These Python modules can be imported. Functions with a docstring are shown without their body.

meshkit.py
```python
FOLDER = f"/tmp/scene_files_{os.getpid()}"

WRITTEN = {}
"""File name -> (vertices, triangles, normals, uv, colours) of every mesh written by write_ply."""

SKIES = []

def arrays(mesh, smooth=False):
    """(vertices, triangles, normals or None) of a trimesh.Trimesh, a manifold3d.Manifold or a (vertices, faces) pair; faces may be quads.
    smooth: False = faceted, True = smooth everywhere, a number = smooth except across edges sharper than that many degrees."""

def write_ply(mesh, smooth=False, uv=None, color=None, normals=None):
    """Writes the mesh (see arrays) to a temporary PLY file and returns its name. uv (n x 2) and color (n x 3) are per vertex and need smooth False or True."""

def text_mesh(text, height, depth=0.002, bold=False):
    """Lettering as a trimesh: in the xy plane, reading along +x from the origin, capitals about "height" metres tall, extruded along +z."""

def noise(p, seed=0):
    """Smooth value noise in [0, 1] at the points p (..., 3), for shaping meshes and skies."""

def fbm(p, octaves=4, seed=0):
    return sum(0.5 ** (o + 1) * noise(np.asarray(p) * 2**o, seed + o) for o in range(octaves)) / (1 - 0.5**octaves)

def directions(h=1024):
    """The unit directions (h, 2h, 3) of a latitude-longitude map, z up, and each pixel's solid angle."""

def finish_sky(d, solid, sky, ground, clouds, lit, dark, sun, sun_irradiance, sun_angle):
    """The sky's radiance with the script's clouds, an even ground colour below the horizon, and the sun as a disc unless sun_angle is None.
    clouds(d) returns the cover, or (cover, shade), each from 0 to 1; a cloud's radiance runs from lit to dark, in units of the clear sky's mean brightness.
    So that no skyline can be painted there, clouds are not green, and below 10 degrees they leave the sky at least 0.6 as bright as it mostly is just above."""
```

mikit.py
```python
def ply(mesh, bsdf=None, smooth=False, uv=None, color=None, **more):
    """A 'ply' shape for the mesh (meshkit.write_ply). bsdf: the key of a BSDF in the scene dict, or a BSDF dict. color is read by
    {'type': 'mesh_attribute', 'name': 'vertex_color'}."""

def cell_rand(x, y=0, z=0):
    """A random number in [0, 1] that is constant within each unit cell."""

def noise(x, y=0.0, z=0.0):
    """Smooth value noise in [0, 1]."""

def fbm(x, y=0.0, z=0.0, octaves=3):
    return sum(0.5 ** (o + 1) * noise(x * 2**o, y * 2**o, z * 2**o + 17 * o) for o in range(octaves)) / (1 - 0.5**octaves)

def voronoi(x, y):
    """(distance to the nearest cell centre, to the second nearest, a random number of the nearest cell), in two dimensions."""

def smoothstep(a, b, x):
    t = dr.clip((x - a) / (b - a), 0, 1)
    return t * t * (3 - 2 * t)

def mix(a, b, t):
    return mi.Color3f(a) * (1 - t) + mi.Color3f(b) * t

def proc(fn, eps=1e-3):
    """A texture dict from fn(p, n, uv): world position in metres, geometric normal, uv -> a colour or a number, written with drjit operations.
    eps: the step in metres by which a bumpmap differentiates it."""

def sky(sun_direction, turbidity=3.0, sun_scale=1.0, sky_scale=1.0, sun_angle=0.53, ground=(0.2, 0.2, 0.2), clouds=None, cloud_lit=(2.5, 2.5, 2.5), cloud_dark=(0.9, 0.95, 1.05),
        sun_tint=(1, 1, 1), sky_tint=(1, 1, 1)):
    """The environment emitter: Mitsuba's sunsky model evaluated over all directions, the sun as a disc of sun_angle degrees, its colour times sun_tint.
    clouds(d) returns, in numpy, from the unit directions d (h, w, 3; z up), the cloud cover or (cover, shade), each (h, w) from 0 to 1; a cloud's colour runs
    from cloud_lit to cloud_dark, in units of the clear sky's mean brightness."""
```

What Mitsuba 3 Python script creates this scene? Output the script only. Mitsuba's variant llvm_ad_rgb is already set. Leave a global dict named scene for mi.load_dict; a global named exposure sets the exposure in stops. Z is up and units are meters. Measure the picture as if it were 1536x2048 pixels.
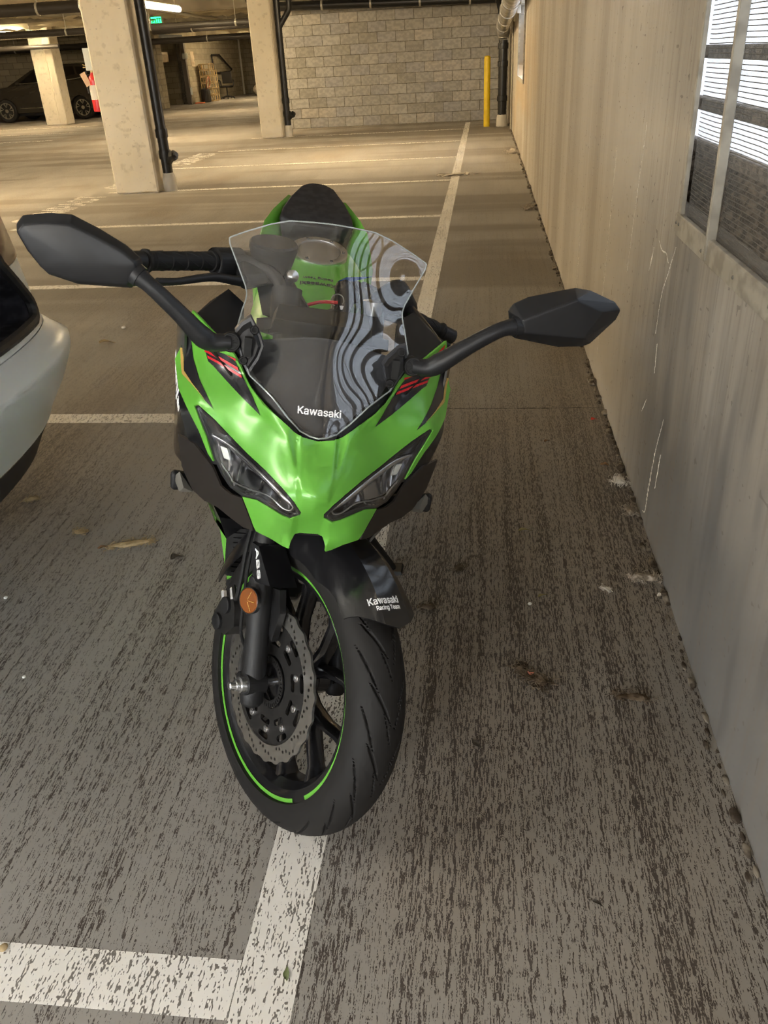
import math, numpy as np, trimesh, manifold3d as mf, shapely
import mitsuba as mi, drjit as dr, mikit, meshkit
from shapely.geometry import Polygon, LineString, Point, box as sbox
from shapely.ops import unary_union
from scipy.interpolate import RBFInterpolator
from scipy.spatial import Delaunay, cKDTree

T = mi.ScalarTransform4f
scene, labels = {}, {}
rng = np.random.default_rng(7)
A = lambda *v: np.array(v, float)

# ---------------------------------------------------------------- camera, sky, exposure
exposure = 2.0
CAM = A(0, 0, 1.35)
_p, _y, _ro, FPX = math.radians(29.39256), math.radians(-7.79854), math.radians(3.27678), 1617.58
_f = A(math.sin(_y) * math.cos(_p), math.cos(_y) * math.cos(_p), -math.sin(_p))
_r = np.cross(_f, [0, 0, 1]); _r /= np.linalg.norm(_r)
_d = np.cross(_f, _r)
_R, _D = math.cos(_ro) * _r + math.sin(_ro) * _d, -math.sin(_ro) * _r + math.cos(_ro) * _d
_m = np.eye(4); _m[:3, 0] = -_R; _m[:3, 1] = -_D; _m[:3, 2] = _f; _m[:3, 3] = CAM
scene['camera'] = {'type': 'perspective', 'fov': math.degrees(2 * math.atan(768 / FPX)), 'fov_axis': 'x', 'near_clip': 0.02, 'far_clip': 300.0, 'to_world': T(_m)}
SUN = [0.5, 0.45, 0.74]
def _clouds(d):
    c = meshkit.fbm(d * A(3, 3, 5), 4, seed=3)
    return np.clip(0.55 + 1.2 * (c - 0.5), 0.25, 0.95), np.clip(0.4 + (c - 0.5), 0, 1)
scene['sky'] = mikit.sky(SUN, turbidity=4.0, sun_scale=0.15, sky_scale=22.0, sky_tint=(1.25, 1.05, 0.88), clouds=_clouds, cloud_lit=(2.2, 2.15, 2.1), cloud_dark=(1.1, 1.1, 1.12), ground=(0.3, 0.29, 0.27))
WARM, LAMP = A(1.0, 0.78, 0.47), 37.0     # lamp colour and radiance of the fluorescent tubes

# ---------------------------------------------------------------- materials
def rgb(*c): return {'type': 'rgb', 'value': [float(x) for x in c]}
def srgb(r, g, b):
    c = A(r, g, b) / 255
    return list(np.where(c < 0.04045, c / 12.92, ((c + 0.055) / 1.055) ** 2.4))
def tex(c): return c if isinstance(c, dict) else rgb(*c)
def mat(name, color, rough=0.5, metal=0.0, spec=0.5, coat=0.0, bump=None, two=True, **kw):
    b = {'type': 'principled', 'base_color': tex(color), 'roughness': rough, 'metallic': metal, 'specular': spec, **kw}
    if coat: b['clearcoat'] = coat; b['clearcoat_gloss'] = 0.96
    if bump: b = {'type': 'bumpmap', 'arbitrary': mikit.proc(bump[0], bump[2] if len(bump) > 2 else 1e-3), 'bsdf': b, 'scale': bump[1]}
    scene['mat_' + name] = {'type': 'twosided', 'bsdf': b} if two else b
    return 'mat_' + name
def mix(a, b, t):
    a, b = (x if isinstance(x, mi.Color3f) else mi.Color3f(*[float(v) for v in x]) for x in (a, b))
    return a * (1 - t) + b * t
def vary(c0, c1, sx, sy=None, sz=None, lo=0.35, hi=0.65, octaves=3):
    sy, sz = sy or sx, sz or sx
    return mikit.proc(lambda p, n, uv: mix(c0, c1, mikit.smoothstep(lo, hi, mikit.fbm(p.x * sx, p.y * sy, p.z * sz, octaves))))

# ---------------------------------------------------------------- mesh helpers
def cat(*ms):
    ms = [m for m in ms if m is not None]
    return ms[0] if len(ms) == 1 else trimesh.util.concatenate(ms)
def tm(v, f): return trimesh.Trimesh(np.asarray(v, float), np.asarray(f, int), process=False)
def man(m):
    if isinstance(m, mf.Manifold): return m
    m = m.copy(); m.merge_vertices()
    return mf.Manifold(mf.Mesh(np.asarray(m.vertices, np.float32), np.asarray(m.faces, np.uint32)))
def unman(m):
    q = m.to_mesh(); return tm(q.vert_properties[:, :3], q.tri_verts)
def bx(x0, x1, y0, y1, z0, z1, c=0.0):
    """box, its edges chamfered by c"""
    if c <= 0:
        m = trimesh.creation.box([x1 - x0, y1 - y0, z1 - z0]); m.apply_translation([(x0 + x1) / 2, (y0 + y1) / 2, (z0 + z1) / 2]); return m
    pts = []
    for X in ((x0, x0 + c), (x1, x1 - c)):
        for Y in ((y0, y0 + c), (y1, y1 - c)):
            for Z in ((z0, z0 + c), (z1, z1 - c)):
                pts += [(X[1], Y[1], Z[0]), (X[1], Y[0], Z[1]), (X[0], Y[1], Z[1])]
    return hull(pts)
def hull(pts): return unman(mf.Manifold.hull_points(np.asarray(pts, float)))
def xf(m, M=None, t=None):
    m = m.copy()
    if M is not None:
        M = np.asarray(M, float)
        if M.shape == (3, 3): Q = np.eye(4); Q[:3, :3] = M; M = Q
        flip = np.linalg.det(M[:3, :3]) < 0
        v = m.vertices @ M[:3, :3].T + M[:3, 3]
        m = tm(v, m.faces[:, ::-1] if flip else m.faces)
    if t is not None: m = tm(m.vertices + np.asarray(t, float), m.faces)
    return m
def unit(v): v = np.asarray(v, float); return v / np.linalg.norm(v)
def basis(z):
    z = unit(z); x = unit(np.cross(z, [0, 0, 1] if abs(z[2]) < 0.9 else [1, 0, 0])); return np.stack([x, np.cross(z, x), z], 1)
def grid_faces(n, k, wrap):
    i, j = np.meshgrid(np.arange(n - 1), np.arange(k if wrap else k - 1), indexing='ij')
    a, b = i * k + j, i * k + (j + 1) % k
    return np.vstack([np.stack([a, b, b + k], -1).reshape(-1, 3), np.stack([a, b + k, a + k], -1).reshape(-1, 3)])
def loft(secs, wrap=True, cap=True):
    """skin over sections, each (k,3); closed rings when wrap"""
    secs = [np.asarray(s, float) for s in secs]; k, n = len(secs[0]), len(secs)
    v = np.vstack(secs); f = grid_faces(n, k, wrap)
    if cap and wrap:
        v = np.vstack([v, secs[0].mean(0), secs[-1].mean(0)]); j = np.arange(k); j2 = (j + 1) % k
        f = np.vstack([f, np.stack([j2, j, j * 0 + n * k], 1), np.stack([(n - 1) * k + j, (n - 1) * k + j2, j * 0 + n * k + 1], 1)])
    m = tm(v, f)
    if wrap and cap and m.volume < 0: m = tm(v, f[:, ::-1])
    return m
def spline(pts, n):
    """Catmull-Rom through pts, n points"""
    p = np.asarray(pts, float); q = np.vstack([2 * p[0] - p[1], p, 2 * p[-1] - p[-2]])
    t = np.linspace(0, len(p) - 1 - 1e-9, n); i = t.astype(int); t = (t - i)[:, None]
    a, b, c, d = q[i], q[i + 1], q[i + 2], q[i + 3]
    return 0.5 * (2 * b + (c - a) * t + (2 * a - 5 * b + 4 * c - d) * t ** 2 + (3 * b - a - 3 * c + d) * t ** 3)
def tube(pts, r, sides=10, n=None, cap=True):
    p = spline(pts, n) if n else np.asarray(pts, float)
    r = np.broadcast_to(np.interp(np.linspace(0, 1, len(p)), np.linspace(0, 1, np.size(r)), np.ravel(r)) if np.size(r) > 1 else r, (len(p),))
    t = np.gradient(p, axis=0); t /= np.linalg.norm(t, axis=1, keepdims=True)
    x = basis(t[0])[:, 0]; secs, an = [], np.arange(sides) * 2 * np.pi / sides
    for k in range(len(p)):
        x = unit(x - (x @ t[k]) * t[k]); y = np.cross(t[k], x)
        secs.append(p[k] + r[k] * (np.cos(an)[:, None] * x + np.sin(an)[:, None] * y))
    return loft(secs, True, cap)
def cyl(p0, p1, r, r2=None, sides=20): return tube([p0, p1], [r, r if r2 is None else r2], sides)
def lathe(prof, axis=(0, 0, 1), at=(0, 0, 0), sides=28):
    """prof: (radius, height) along the axis, closed by the axis at both ends"""
    an = np.arange(sides) * 2 * np.pi / sides; Bm = basis(axis)
    return loft([np.asarray(at) + Bm[:, 2] * z + max(r, 1e-5) * (np.cos(an)[:, None] * Bm[:, 0] + np.sin(an)[:, None] * Bm[:, 1]) for r, z in prof])
def extr(poly, d, M=None, t=None):
    gs = getattr(poly, 'geoms', [poly])
    return xf(cat(*[trimesh.creation.extrude_polygon(g, d, engine='earcut') for g in gs if g.area > 0]), M, t)
def frame(x, y):
    """3x3 with columns x, y, x cross y"""
    x = unit(x); z = unit(np.cross(x, y)); return np.stack([x, np.cross(z, x), z], 1)
def sph(c, r, sub=2, s=(1, 1, 1)):
    m = trimesh.creation.icosphere(subdivisions=sub, radius=1.0); return tm(m.vertices * A(*s) * r + np.asarray(c, float), m.faces)
def rough(m, amp, sc, seed=0):
    """displace a mesh by noise"""
    n = np.stack([meshkit.fbm(m.vertices * sc + 31 * k, 3, seed + k) for k in range(3)], 1) - 0.5
    return tm(m.vertices + 2 * amp * n, m.faces)

# ---------------------------------------------------------------- objects
count = {}
def key(name, parent=None):
    full = (parent + '__' if parent else '') + name
    k = count.get(full, 0); count[full] = k + 1
    return full if k == 0 else '%s_%03d' % (full, k)
def obj(name, mesh, m, parent=None, smooth=30, label=None, cat_=None, group=None, kind=None, **kw):
    k = key(name, parent); scene[k] = mikit.ply(mesh, m, smooth=smooth, **kw)
    tag(k, label, cat_, group, kind); return k
def tag(k, label=None, cat_=None, group=None, kind=None):
    d = {a: b for a, b in (('label', label), ('category', cat_), ('group', group), ('kind', kind)) if b}
    if d: labels[k] = d
def thing(name, label, cat_, group=None, kind=None):
    k = key(name); tag(k, label, cat_, group, kind); return k

def cr(a, b): return a[:, 0] * b[:, 1] - a[:, 1] * b[:, 0]
def panel(poly, fn, step, thick=0.0, bstep=None, extra=None):
    """skin of the 2-D polygon poly (may have holes), each point carried to 3-D by fn((n,2)) -> (n,3); thick > 0 adds an inner skin and rim"""
    out = []
    for g in getattr(poly, 'geoms', [poly]):
        if g.area <= 0: continue
        rings = [np.asarray(g.segmentize(bstep or step).exterior.coords)[:-1]] + [np.asarray(r.segmentize(bstep or step).coords)[:-1] for r in g.interiors]
        x0, y0, x1, y1 = g.bounds
        gx, gy = np.meshgrid(np.arange(x0, x1, step), np.arange(y0, y1, step * 0.866), indexing='ij')
        gx = gx + (np.arange(gx.shape[1]) % 2) * step / 2
        q = np.stack([gx.ravel(), gy.ravel()], 1)
        if extra is not None: q = np.vstack([q, extra])
        inner = g.buffer(-0.4 * step)
        q = q[shapely.contains_xy(inner, q[:, 0], q[:, 1])] if not inner.is_empty else q[:0]
        p = np.vstack(rings + [q]); f = Delaunay(p).simplices
        c = p[f].mean(1); ar = np.abs(cr(p[f[:, 1]] - p[f[:, 0]], p[f[:, 2]] - p[f[:, 0]]))
        f = f[shapely.contains_xy(g, c[:, 0], c[:, 1]) & (ar > 1e-12)]
        e = cr(p[f[:, 1]] - p[f[:, 0]], p[f[:, 2]] - p[f[:, 0]]); f[e < 0] = f[e < 0][:, ::-1]
        v = fn(p)
        m = tm(v, f)
        if thick:
            n = vnormals(v, f); k = len(v)
            w = v - n * thick; ed = []; at = 0
            for r in rings:
                i = at + np.arange(len(r)); j = at + (np.arange(len(r)) + 1) % len(r); at += len(r)
                ed += [np.stack([i, j, j + k], 1), np.stack([i, j + k, i + k], 1)]
            m = tm(np.vstack([v, w]), np.vstack([f, f[:, ::-1] + k] + [x[:, ::-1] for x in ed]))
        out.append(m)
    return cat(*out)
def fine(m, e):
    v, f = trimesh.remesh.subdivide_to_size(m.vertices, m.faces, e, max_iter=30); return tm(v, f)
def vnormals(v, f):
    n = np.zeros_like(v); fn = np.cross(v[f[:, 1]] - v[f[:, 0]], v[f[:, 2]] - v[f[:, 0]])
    for k in range(3): np.add.at(n, f[:, k], fn)
    return n / np.maximum(np.linalg.norm(n, axis=1, keepdims=True), 1e-12)
# ================================================================ the garage
WX, BY, CZ = 0.52, 20.0, 2.75          # right wall plane, back wall plane, ceiling height
ss, fbm, noise = mikit.smoothstep, mikit.fbm, mikit.noise
def floor_fn(p, n, uv):
    w = 0.012 * (noise(p.x * 3, p.y * 2) - 0.5)
    x = p.x + w + 0.02 * p.y * ss(-0.4, -0.5, p.x)
    fine = noise(x * 560, p.y * 75) * 0.6 + noise(x * 1000, p.y * 420, 3) * 0.4
    lane = noise(x * 95, p.y * 1.3, 5) * 0.55 + noise(x * 260, p.y * 4, 9) * 0.45
    dirt = fbm(p.x * 1.7, p.y * 0.8, 2.0) + 0.20 * ss(0.16, 0.46, p.x) * ss(6, 2, p.y) + 0.10 * ss(-0.9, -1.5, p.x) * ss(3.2, 2.2, p.y)
    t = ss(0.54, 0.66, fine * 0.72 + lane * 0.33 + 0.26 * (dirt - 0.55) - 0.02)
    base = mix(A(0.225, 0.212, 0.19), A(0.29, 0.272, 0.243), fbm(p.x * 4, p.y * 1.5, 7.0))
    base = mix(base, A(0.20, 0.16, 0.115), 0.55 * ss(0.5, 0.85, dirt))
    far = ss(4.0, 9.0, p.y)
    c = mix(base, A(0.052, 0.041, 0.034), t * (1 - 0.6 * ss(1.6, 4.5, p.y)) * (1 - 0.5 * far))
    tyre = ss(0.42, 0.62, fbm(p.x * 0.35, p.y * 2.3, 11.0)) * ss(3.5, 6.0, p.y)
    return mix(c, A(0.135, 0.115, 0.09), 0.6 * tyre)
def floor_bump(p, n, uv):
    x = p.x + 0.012 * (noise(p.x * 3, p.y * 2) - 0.5)
    return noise(x * 330, p.y * 60) * 0.6 + noise(x * 95, p.y * 1.3, 5) * 0.4
mat('floor', mikit.proc(floor_fn), 0.75, spec=0.3, bump=(floor_bump, 0.0012, 0.0008))
obj('floor', bx(-24, 0.75, -8, 50, -0.2, 0), 'mat_floor', smooth=False, kind='structure')
def paint_fn(p, n, uv):
    fine = noise(p.x * 330, p.y * 60) * 0.5 + noise(p.x * 500, p.y * 240, 3) * 0.5
    t = ss(0.60, 0.70, fine + 0.28 * (fbm(p.x * 5, p.y * 2.2, 4.0) - 0.5) + 0.08 * (noise(p.x * 95, p.y * 1.3, 5) - 0.5))
    return mix(mix(A(0.80, 0.78, 0.73), A(0.70, 0.665, 0.59), fbm(p.x * 3, p.y * 3, 1.0)), A(0.085, 0.07, 0.055), t * 0.9)
mat('paint', mikit.proc(paint_fn), 0.6, spec=0.3, bump=(floor_bump, 0.0010, 0.0008))
obj('long_stripe', bx(-0.40, -0.297, -1.5, 19.55, 0.0, 0.0008), 'mat_paint', 'floor', False)
for k in range(8):
    y = 0.799 + 2.4465 * k
    obj('parking_line', bx(-4.75 if k != 0 else -4.6, -0.402, y - 0.10, y, 0.0, 0.0008), 'mat_paint', 'floor', False)
for k in (1, 2, 3):       # rows of the far aisle
    obj('parking_line', bx(-14.5 - k, -9.6 - 0.5 * k, 17.4 + 2.45 * k, 17.5 + 2.45 * k, 0, 0.0008), 'mat_paint', 'floor', False)
mat('joint', vary(A(0.03, 0.025, 0.02), A(0.09, 0.08, 0.065), 40), 0.9, spec=0.1)
def ragged(x0, x1, y, w, seed):
    t = np.linspace(x0, x1, 90); a = y + 0.006 * (meshkit.fbm(np.stack([t * 9, t * 0, t * 0], 1), 3, seed) - 0.5)
    b = w * (0.5 + meshkit.noise(np.stack([t * 37, t * 0 + 5, t * 0], 1), seed))
    return tm(np.vstack([np.stack([t, a - b / 2, t * 0 + 0.0004], 1), np.stack([t, a + b / 2, t * 0 + 0.0004], 1)]), np.vstack([[[i, i + 1, 91 + i], [i, 91 + i, 90 + i]] for i in range(89)]))
for y, x0 in ((3.29, -0.29), (10.62, -0.25)):
    obj('control_joint', ragged(x0, 0.5, y, 0.006, int(y)), 'mat_joint', 'floor', False)
# stencilled words at the far end of each stall (turned towards the driving lane)
for k in range(0, 6):
    y = 0.799 + 2.4465 * k + 2.446
    w = meshkit.text_mesh('COMPACT', 0.36, 0.0008, bold=True); w = xf(w, np.diag([0.72, 1, 1]))
    obj('stencil_lettering', xf(w, frame([0, 1, 0], [-1, 0, 0]), [-4.65, y - 2.1, 0.0001]), 'mat_paint', 'floor', False)

# right wall: concrete with a window opening near the camera, another far off
def wall_fn(p, n, uv):
    st = noise(p.y * 1.9, p.z * 0.25, 3) * 0.5 + noise(p.y * 6.5, p.z * 0.5, 8) * 0.35 + noise(p.y * 38, p.z * 1.2, 1) * 0.15
    c = mix(A(0.285, 0.252, 0.205), A(0.37, 0.335, 0.28), ss(0.3, 0.72, st))
    c = mix(c, A(0.34, 0.24, 0.13), 0.45 * ss(0.55, 0.75, fbm(p.y * 0.5, p.z * 1.1, 4.0)) * ss(3, 6, p.y))
    low = fbm(p.y * 9, p.z * 2.2, 6.0)
    near = ss(3.6, 2.0, p.y)
    c = mix(c, mix(A(0.10, 0.099, 0.096), A(0.165, 0.156, 0.143), fbm(p.y * 5, p.z * 1.1, 3.0)), 0.9 * near * ss(1.0, 0.35, p.z + 0.5 * (low - 0.5) - 0.10 * (p.y - 2)))
    streak = noise(p.y * 120, p.z * 7, 2) * 0.6 + noise(p.y * 45, p.z * 3, 5) * 0.4
    c = mix(c, A(0.17, 0.14, 0.11), 0.35 * near * ss(0.5, 0.8, streak))
    c = mix(c, A(0.10, 0.095, 0.09), 0.45 * near * ss(0.60, 0.80, fbm(p.y * 11, p.z * 2.6, 12.0)) * ss(0.9, 0.5, p.z))
    pit = ss(0.92, 0.95, noise(p.y * 60, p.z * 60, 3))
    return mix(c, A(0.12, 0.10, 0.08), 0.5 * pit)
def wall_bump(p, n, uv): return noise(p.y * 60, p.z * 4, 2) * 0.5 + noise(p.y * 130, p.z * 90, 5) * 0.3
mat('wall_concrete', mikit.proc(wall_fn), 0.8, spec=0.25, bump=(wall_bump, 0.0012, 0.002))
W1 = (0.25, 2.30, 0.93, 1.95); W2 = (12.3, 14.3, 0.98, 1.9); W3 = (-5.2, -1.6, 0.93, 2.2)
wl = sbox(-8, 0, 20.3, CZ)
for a, b, c, d in (W1, W2, W3): wl = wl.difference(sbox(a, c, b, d))
wm = man(extr(wl, 0.08, frame([0, 1, 0], [0, 0, 1]), [WX, 0, 0])) - man(hull([(WX, W1[1], z) for z in W1[2:]] + [(WX, 1.0, z) for z in W1[2:]] + [(0.61, 3.3, z) for z in W1[2:]] + [(0.61, 1.0, z) for z in W1[2:]]))
obj('wall_right', unman(wm), 'mat_wall_concrete', smooth=False, kind='structure')
for y0, y1, x0 in ((17.2, 17.6, 0.495), (18.6, 19.2, 0.48)):
    obj('pilaster', bx(x0, WX, y0, y1, 0, CZ, 0.01), 'mat_wall_concrete', 'wall_right', False)
mat('efflorescence', vary(A(0.62, 0.58, 0.5), A(0.80, 0.76, 0.68), 60), 0.9, spec=0.1)
# crusts of lime that ran down the cracks: (y, z) polylines
for line, w in (([(3.55, 1.0), (3.57, 0.75), (3.60, 0.45), (3.63, 0.12)], 0.006), ([(2.95, 1.12), (3.0, 0.9), (3.06, 0.62)], 0.005), ([(2.33, 0.86), (2.37, 0.8), (2.44, 0.70), (2.46, 0.58)], 0.006), ([(2.62, 0.80), (2.66, 0.72)], 0.010),
                ([(2.56, 0.83), (2.50, 0.815), (2.44, 0.818), (2.40, 0.80)], 0.004), ([(2.22, 0.40), (2.27, 0.28), (2.30, 0.14), (2.31, 0.05), (2.35, 0.03)], 0.010), ([(2.20, 0.30), (2.22, 0.18)], 0.005), ([(2.48, 0.36), (2.53, 0.30)], 0.005), ([(4.6, 0.6), (4.62, 0.3), (4.63, 0.1)], 0.004), ([(2.42, 0.56), (2.41, 0.47)], 0.004)):
    q = spline(line, 26); q = q + 0.006 * (np.stack([meshkit.fbm(np.stack([q[:, 1] * 40, q[:, 1] * 0 + k, q[:, 0]], 1), 2, 4) for k in (0, 1)], 1) - 0.5)
    wd = w * (0.35 + 1.1 * meshkit.noise(np.stack([q[:, 1] * 60, q[:, 0] * 3, q[:, 0] * 0], 1), 9)) * np.sin(np.linspace(0.15, np.pi - 0.15, 26))
    poly = LineString(q).buffer(0.0004).union(unary_union([Point(a).buffer(max(r, 3e-4) * 0.5, 3) for a, r in zip(q, wd)]))
    obj('lime_crust', extr(poly.simplify(0.0002), 0.0012, frame([0, 1, 0], [0, 0, 1]), [WX - 0.0011, 0, 0]), 'mat_efflorescence', 'wall_right', False)
# broken mortar edge where the floor meets the wall
mat('debris', vary(A(0.05, 0.038, 0.028), A(0.21, 0.18, 0.14), 45), 0.95, spec=0.1)
e = []
for k, y in enumerate(np.arange(0.7, 19.8, 0.035)):
    y += rng.normal(0, 0.01); s = 0.006 * rng.gamma(2.0, 0.5) * (1 + 0.03 * y)
    e.append(rough(sph([WX - abs(rng.normal(0, 0.010)) - 0.004, y, s * 0.25], s, 1, (0.9, 2.2 * rng.uniform(0.6, 1.3), 0.6)), s * 0.5, 90, k))
obj('edge_rubble', cat(*e), 'mat_debris', 'wall_right', 40, kind='stuff')

# back wall of concrete blocks, each block an entry
mat('mortar', vary(A(0.17, 0.155, 0.125), A(0.25, 0.23, 0.19), 14), 0.95, spec=0.1)
obj('wall_back', bx(-4.75, WX + 0.06, BY + 0.004, BY + 0.3, 0, CZ), 'mat_mortar', smooth=False, kind='structure')
tones = []
for k, c in enumerate(((0.33, 0.305, 0.25), (0.37, 0.345, 0.29), (0.40, 0.375, 0.32), (0.355, 0.335, 0.30), (0.43, 0.39, 0.32))):
    tones.append(mat('block_%d' % k, vary(A(*c) * 1.05 * A(.97, 1, 1.08), A(*c) * 1.28 * A(.97, 1, 1.08), 22), 0.9, spec=0.15))
blk = {}
def block(parent, x0, x1, z0, z1, y, t):
    w = round(x1 - x0, 3)
    if (w, t) not in blk: blk[(w, t)] = mikit.ply(bx(0, w, -0.006, 0.02, 0, z1 - z0, 0.004), tones[t])
    scene[key('block', parent)] = {**blk[(w, t)], 'to_world': T().translate([x0, y, z0])}
CH = 0.2
for r in range(12):
    z0 = r * CH + 0.005; xs = np.arange(WX - 0.02 - (0.2 if r % 2 else 0.0), -4.9, -0.4)
    xs = np.concatenate([[WX - 0.02], xs]) if r % 2 else xs
    xs = np.append(xs[xs > -4.72], -4.72)
    for b, a in zip(xs[:-1], xs[1:]):
        if b - a > 0.06: block('wall_back', a + 0.005, b - 0.005, z0, z0 + CH - 0.010, BY, int(rng.choice(5, p=[.2, .3, .25, .15, .1])))
# ceiling, other walls
mat('ceiling', vary(A(0.30, 0.26, 0.19), A(0.42, 0.37, 0.28), 2.0), 0.9, spec=0.2)
obj('ceiling', bx(-24, 0.75, -8, 50, CZ, CZ + 0.25), 'mat_ceiling', smooth=False, kind='structure')
mat('ceiling_white', vary(A(0.66, 0.65, 0.62), A(0.74, 0.73, 0.70), 2.0), 0.9, spec=0.2)
obj('white_ceiling_panel', bx(-6.4, 0.5, -5.5, 4.2, CZ - 0.03, CZ), 'mat_ceiling_white', 'ceiling', False)
def far_fn(p, n, uv):
    s = dr.select(dr.abs(n.x) > 0.5, p.y, p.x)
    row = dr.floor(p.z / 0.2); u = s / 0.4 + 0.5 * (row - 2 * dr.floor(row / 2))
    fx, fz = u - dr.floor(u), p.z / 0.2 - row
    j = dr.maximum(ss(0.45, 0.488, dr.abs(fx - 0.5)), ss(0.42, 0.47, dr.abs(fz - 0.5)))
    c = mix(A(0.27, 0.235, 0.165), A(0.36, 0.315, 0.23), mikit.cell_rand(dr.floor(u), row))
    return mix(c, A(0.16, 0.135, 0.095), 0.7 * j)
mat('far_block', mikit.proc(far_fn), 0.9, spec=0.15)
obj('wall_far', bx(-24, -12.1, 33.0, 33.3, 0, CZ), 'mat_far_block', smooth=False, kind='structure')
obj('wall_end', bx(-12.4, -4.0, 46, 46.3, 0, CZ), 'mat_far_block', smooth=False, kind='structure')
ws = sbox(33.0, 0, 46, CZ).difference(sbox(33.75, 0, 36.4, 2.35))
obj('wall_side', extr(ws, 0.25, frame([0, 1, 0], [0, 0, 1]), [-12.35, 0, 0]), 'mat_far_block', smooth=False, kind='structure')
obj('wall_storeroom', cat(bx(-15.3, -15.1, 33.3, 36.9, 0, CZ), bx(-15.3, -12.35, 36.7, 36.9, 0, CZ)), 'mat_far_block', smooth=False, kind='structure')
obj('wall_left', bx(-24, -23.7, -8, 33, 0, CZ), 'mat_far_block', smooth=False, kind='structure')
obj('wall_inner', bx(-4.75, -4.45, BY + 0.3, 46, 0, CZ), 'mat_far_block', smooth=False, kind='structure')
wr = sbox(-24, 0, 0.74, CZ).difference(sbox(-9.5, 0, -2.2, 2.35))
obj('wall_rear', extr(wr, 0.25, frame([1, 0, 0], [0, 0, 1]), [0, -7.5, 0]), 'mat_ceiling', smooth=False, kind='structure')
obj('ground', cat(bx(-60, 60, -80, -8.01, -0.25, -0.02)), mat('asphalt', vary(A(0.12, 0.12, 0.12), A(0.2, 0.2, 0.19), 3), 0.9), smooth=False, kind='structure')

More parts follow.
